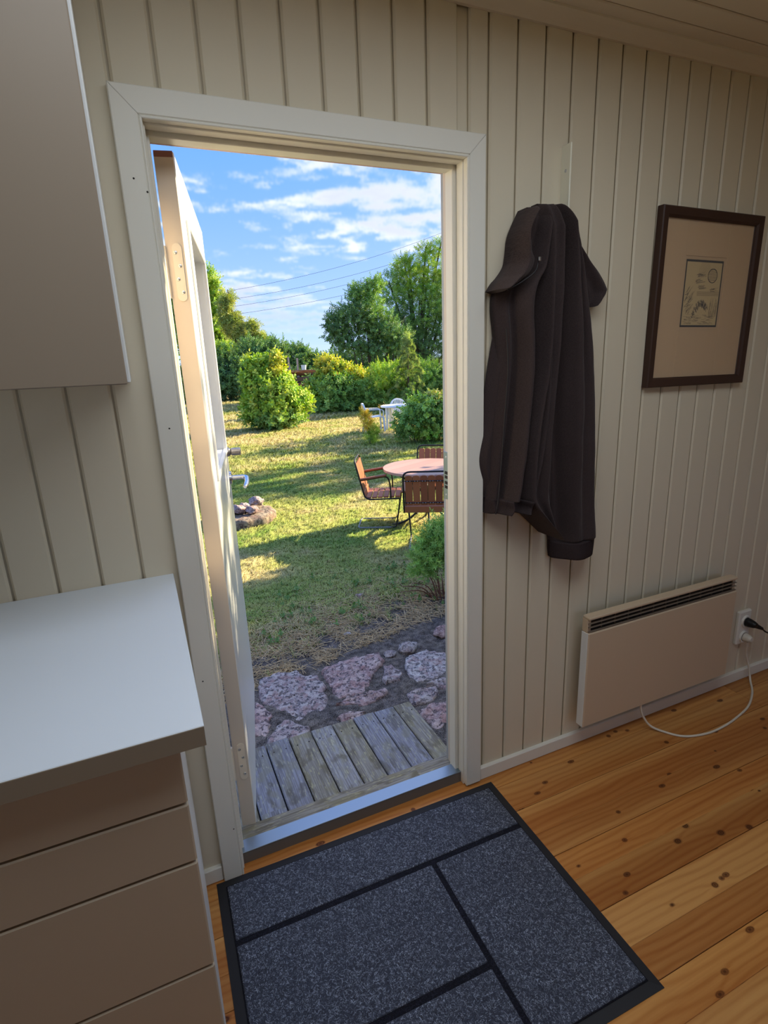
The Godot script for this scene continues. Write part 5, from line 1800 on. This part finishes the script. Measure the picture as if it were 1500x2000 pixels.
	bush("maple_tree", "large tree far right of the garden, outside the doorway view", "tree", "", b, bl, 2400, 0.7, pal, broad, auto_stems(b, bl, 0.16, 0.08, 56), 76)

func far_things() -> void:
	# timber stacked on the far lawn
	var z := -25.0
	var y0 := gy(z)
	var t := thing("timber_stack", "stack of reddish brown timber beams with loose planks, behind the shrubs", "timber", Vector3(7.1, y0, z))
	var tone := [mat(lin(0.20, 0.09, 0.06), 0.85), mat(lin(0.12, 0.07, 0.055), 0.85), mat(lin(0.33, 0.15, 0.085), 0.85)]
	var r := RandomNumberGenerator.new()
	r.seed = 91
	for i in 6:
		for j in 3:
			var s := mb()
			var y := 0.02 + i * 0.235
			box(s, Vector3(-1.0 + r.randf_range(-0.2, 0.15), y, -0.5 + j * 0.34), Vector3(1.3 + r.randf_range(-0.3, 0.2), y + 0.17, -0.28 + j * 0.34), 0.01)
			obj("beam", s, tone[(i + j) % 2], t)
		for x in [-0.6, 0.7]:
			var s := mb()
			box(s, Vector3(x, 0.19 + i * 0.235, -0.5), Vector3(x + 0.1, 0.255 + i * 0.235, 0.42), 0.005)
			obj("spacer", s, tone[1], t)
	for k in 5:
		var s := mb()
		box(s, Vector3(-0.9, -0.025, -0.07), Vector3(0.75, 0.025, 0.07), 0.005, Transform3D(Basis(Vector3.BACK, r.randf_range(-0.06, 0.05)) * Basis(Vector3.UP, r.randf_range(-0.15, 0.15)), Vector3(r.randf_range(-0.1, 0.25), 1.45 + k * 0.055, -0.3 + k * 0.16)))
		obj("loose_plank", s, tone[2], t)
	var pm := mat(lin(0.62, 0.44, 0.30), 0.85)
	var labels := ["left leaning wooden post of the three behind the timber stack", "middle wooden post of the three behind the timber stack, the tallest", "right upright wooden post of the three behind the timber stack"]
	var ends := [[6.62, 6.351, 1.607], [6.93, 6.82, 1.66], [7.22, 7.261, 1.599]]
	for k in 3:
		var s := mb()
		taper(s, Vector3(0, -0.1, 0), Vector3(ends[k][1] - ends[k][0], ends[k][2] - y0, 0.0), 0.045, 0.038)
		tag(obj_at("wooden_post", s, pm, Vector3(ends[k][0], y0, z - 0.62)), labels[k], "post", "posts behind the timber stack")
	var bk := thing("bucket", "small white bucket standing on the timber stack", "bucket", Vector3(7.28, y0 + 1.70, z + 0.35))
	var s := mb()
	lathe(s, [Vector2(0.0, 0.0), Vector2(0.10, 0.0), Vector2(0.125, 0.22), Vector2(0.13, 0.225), Vector2(0.118, 0.22), Vector2(0.095, 0.012), Vector2(0.0, 0.012)], 18)
	obj("pail", s, M.plastic, bk)
	# power lines across the sky
	var wl := ["uppermost of the four dark power lines crossing the sky", "second power line from the top crossing the sky", "third power line from the top crossing the sky", "lowest of the four power lines crossing the sky"]
	var W := [[0.00389, 0.0867, 7.476], [0.00403, 0.0547, 6.958], [0.0038, 0.0551, 6.266], [0.0035, 0.0460, 5.623]]
	var wm := mat(lin(0.10, 0.11, 0.14), 0.6)
	for k in 4:
		var p := []
		for i in 32:
			var x := -14.0 + 2.0 * i
			p.append(Vector3(x, W[k][0] * x * x + W[k][1] * x + W[k][2], -60.0))
		s = mb()
		tube(s, p, 0.015, 5, false)
		tag(obj("power_line", s, wm), wl[k], "power line", "power lines over the garden")
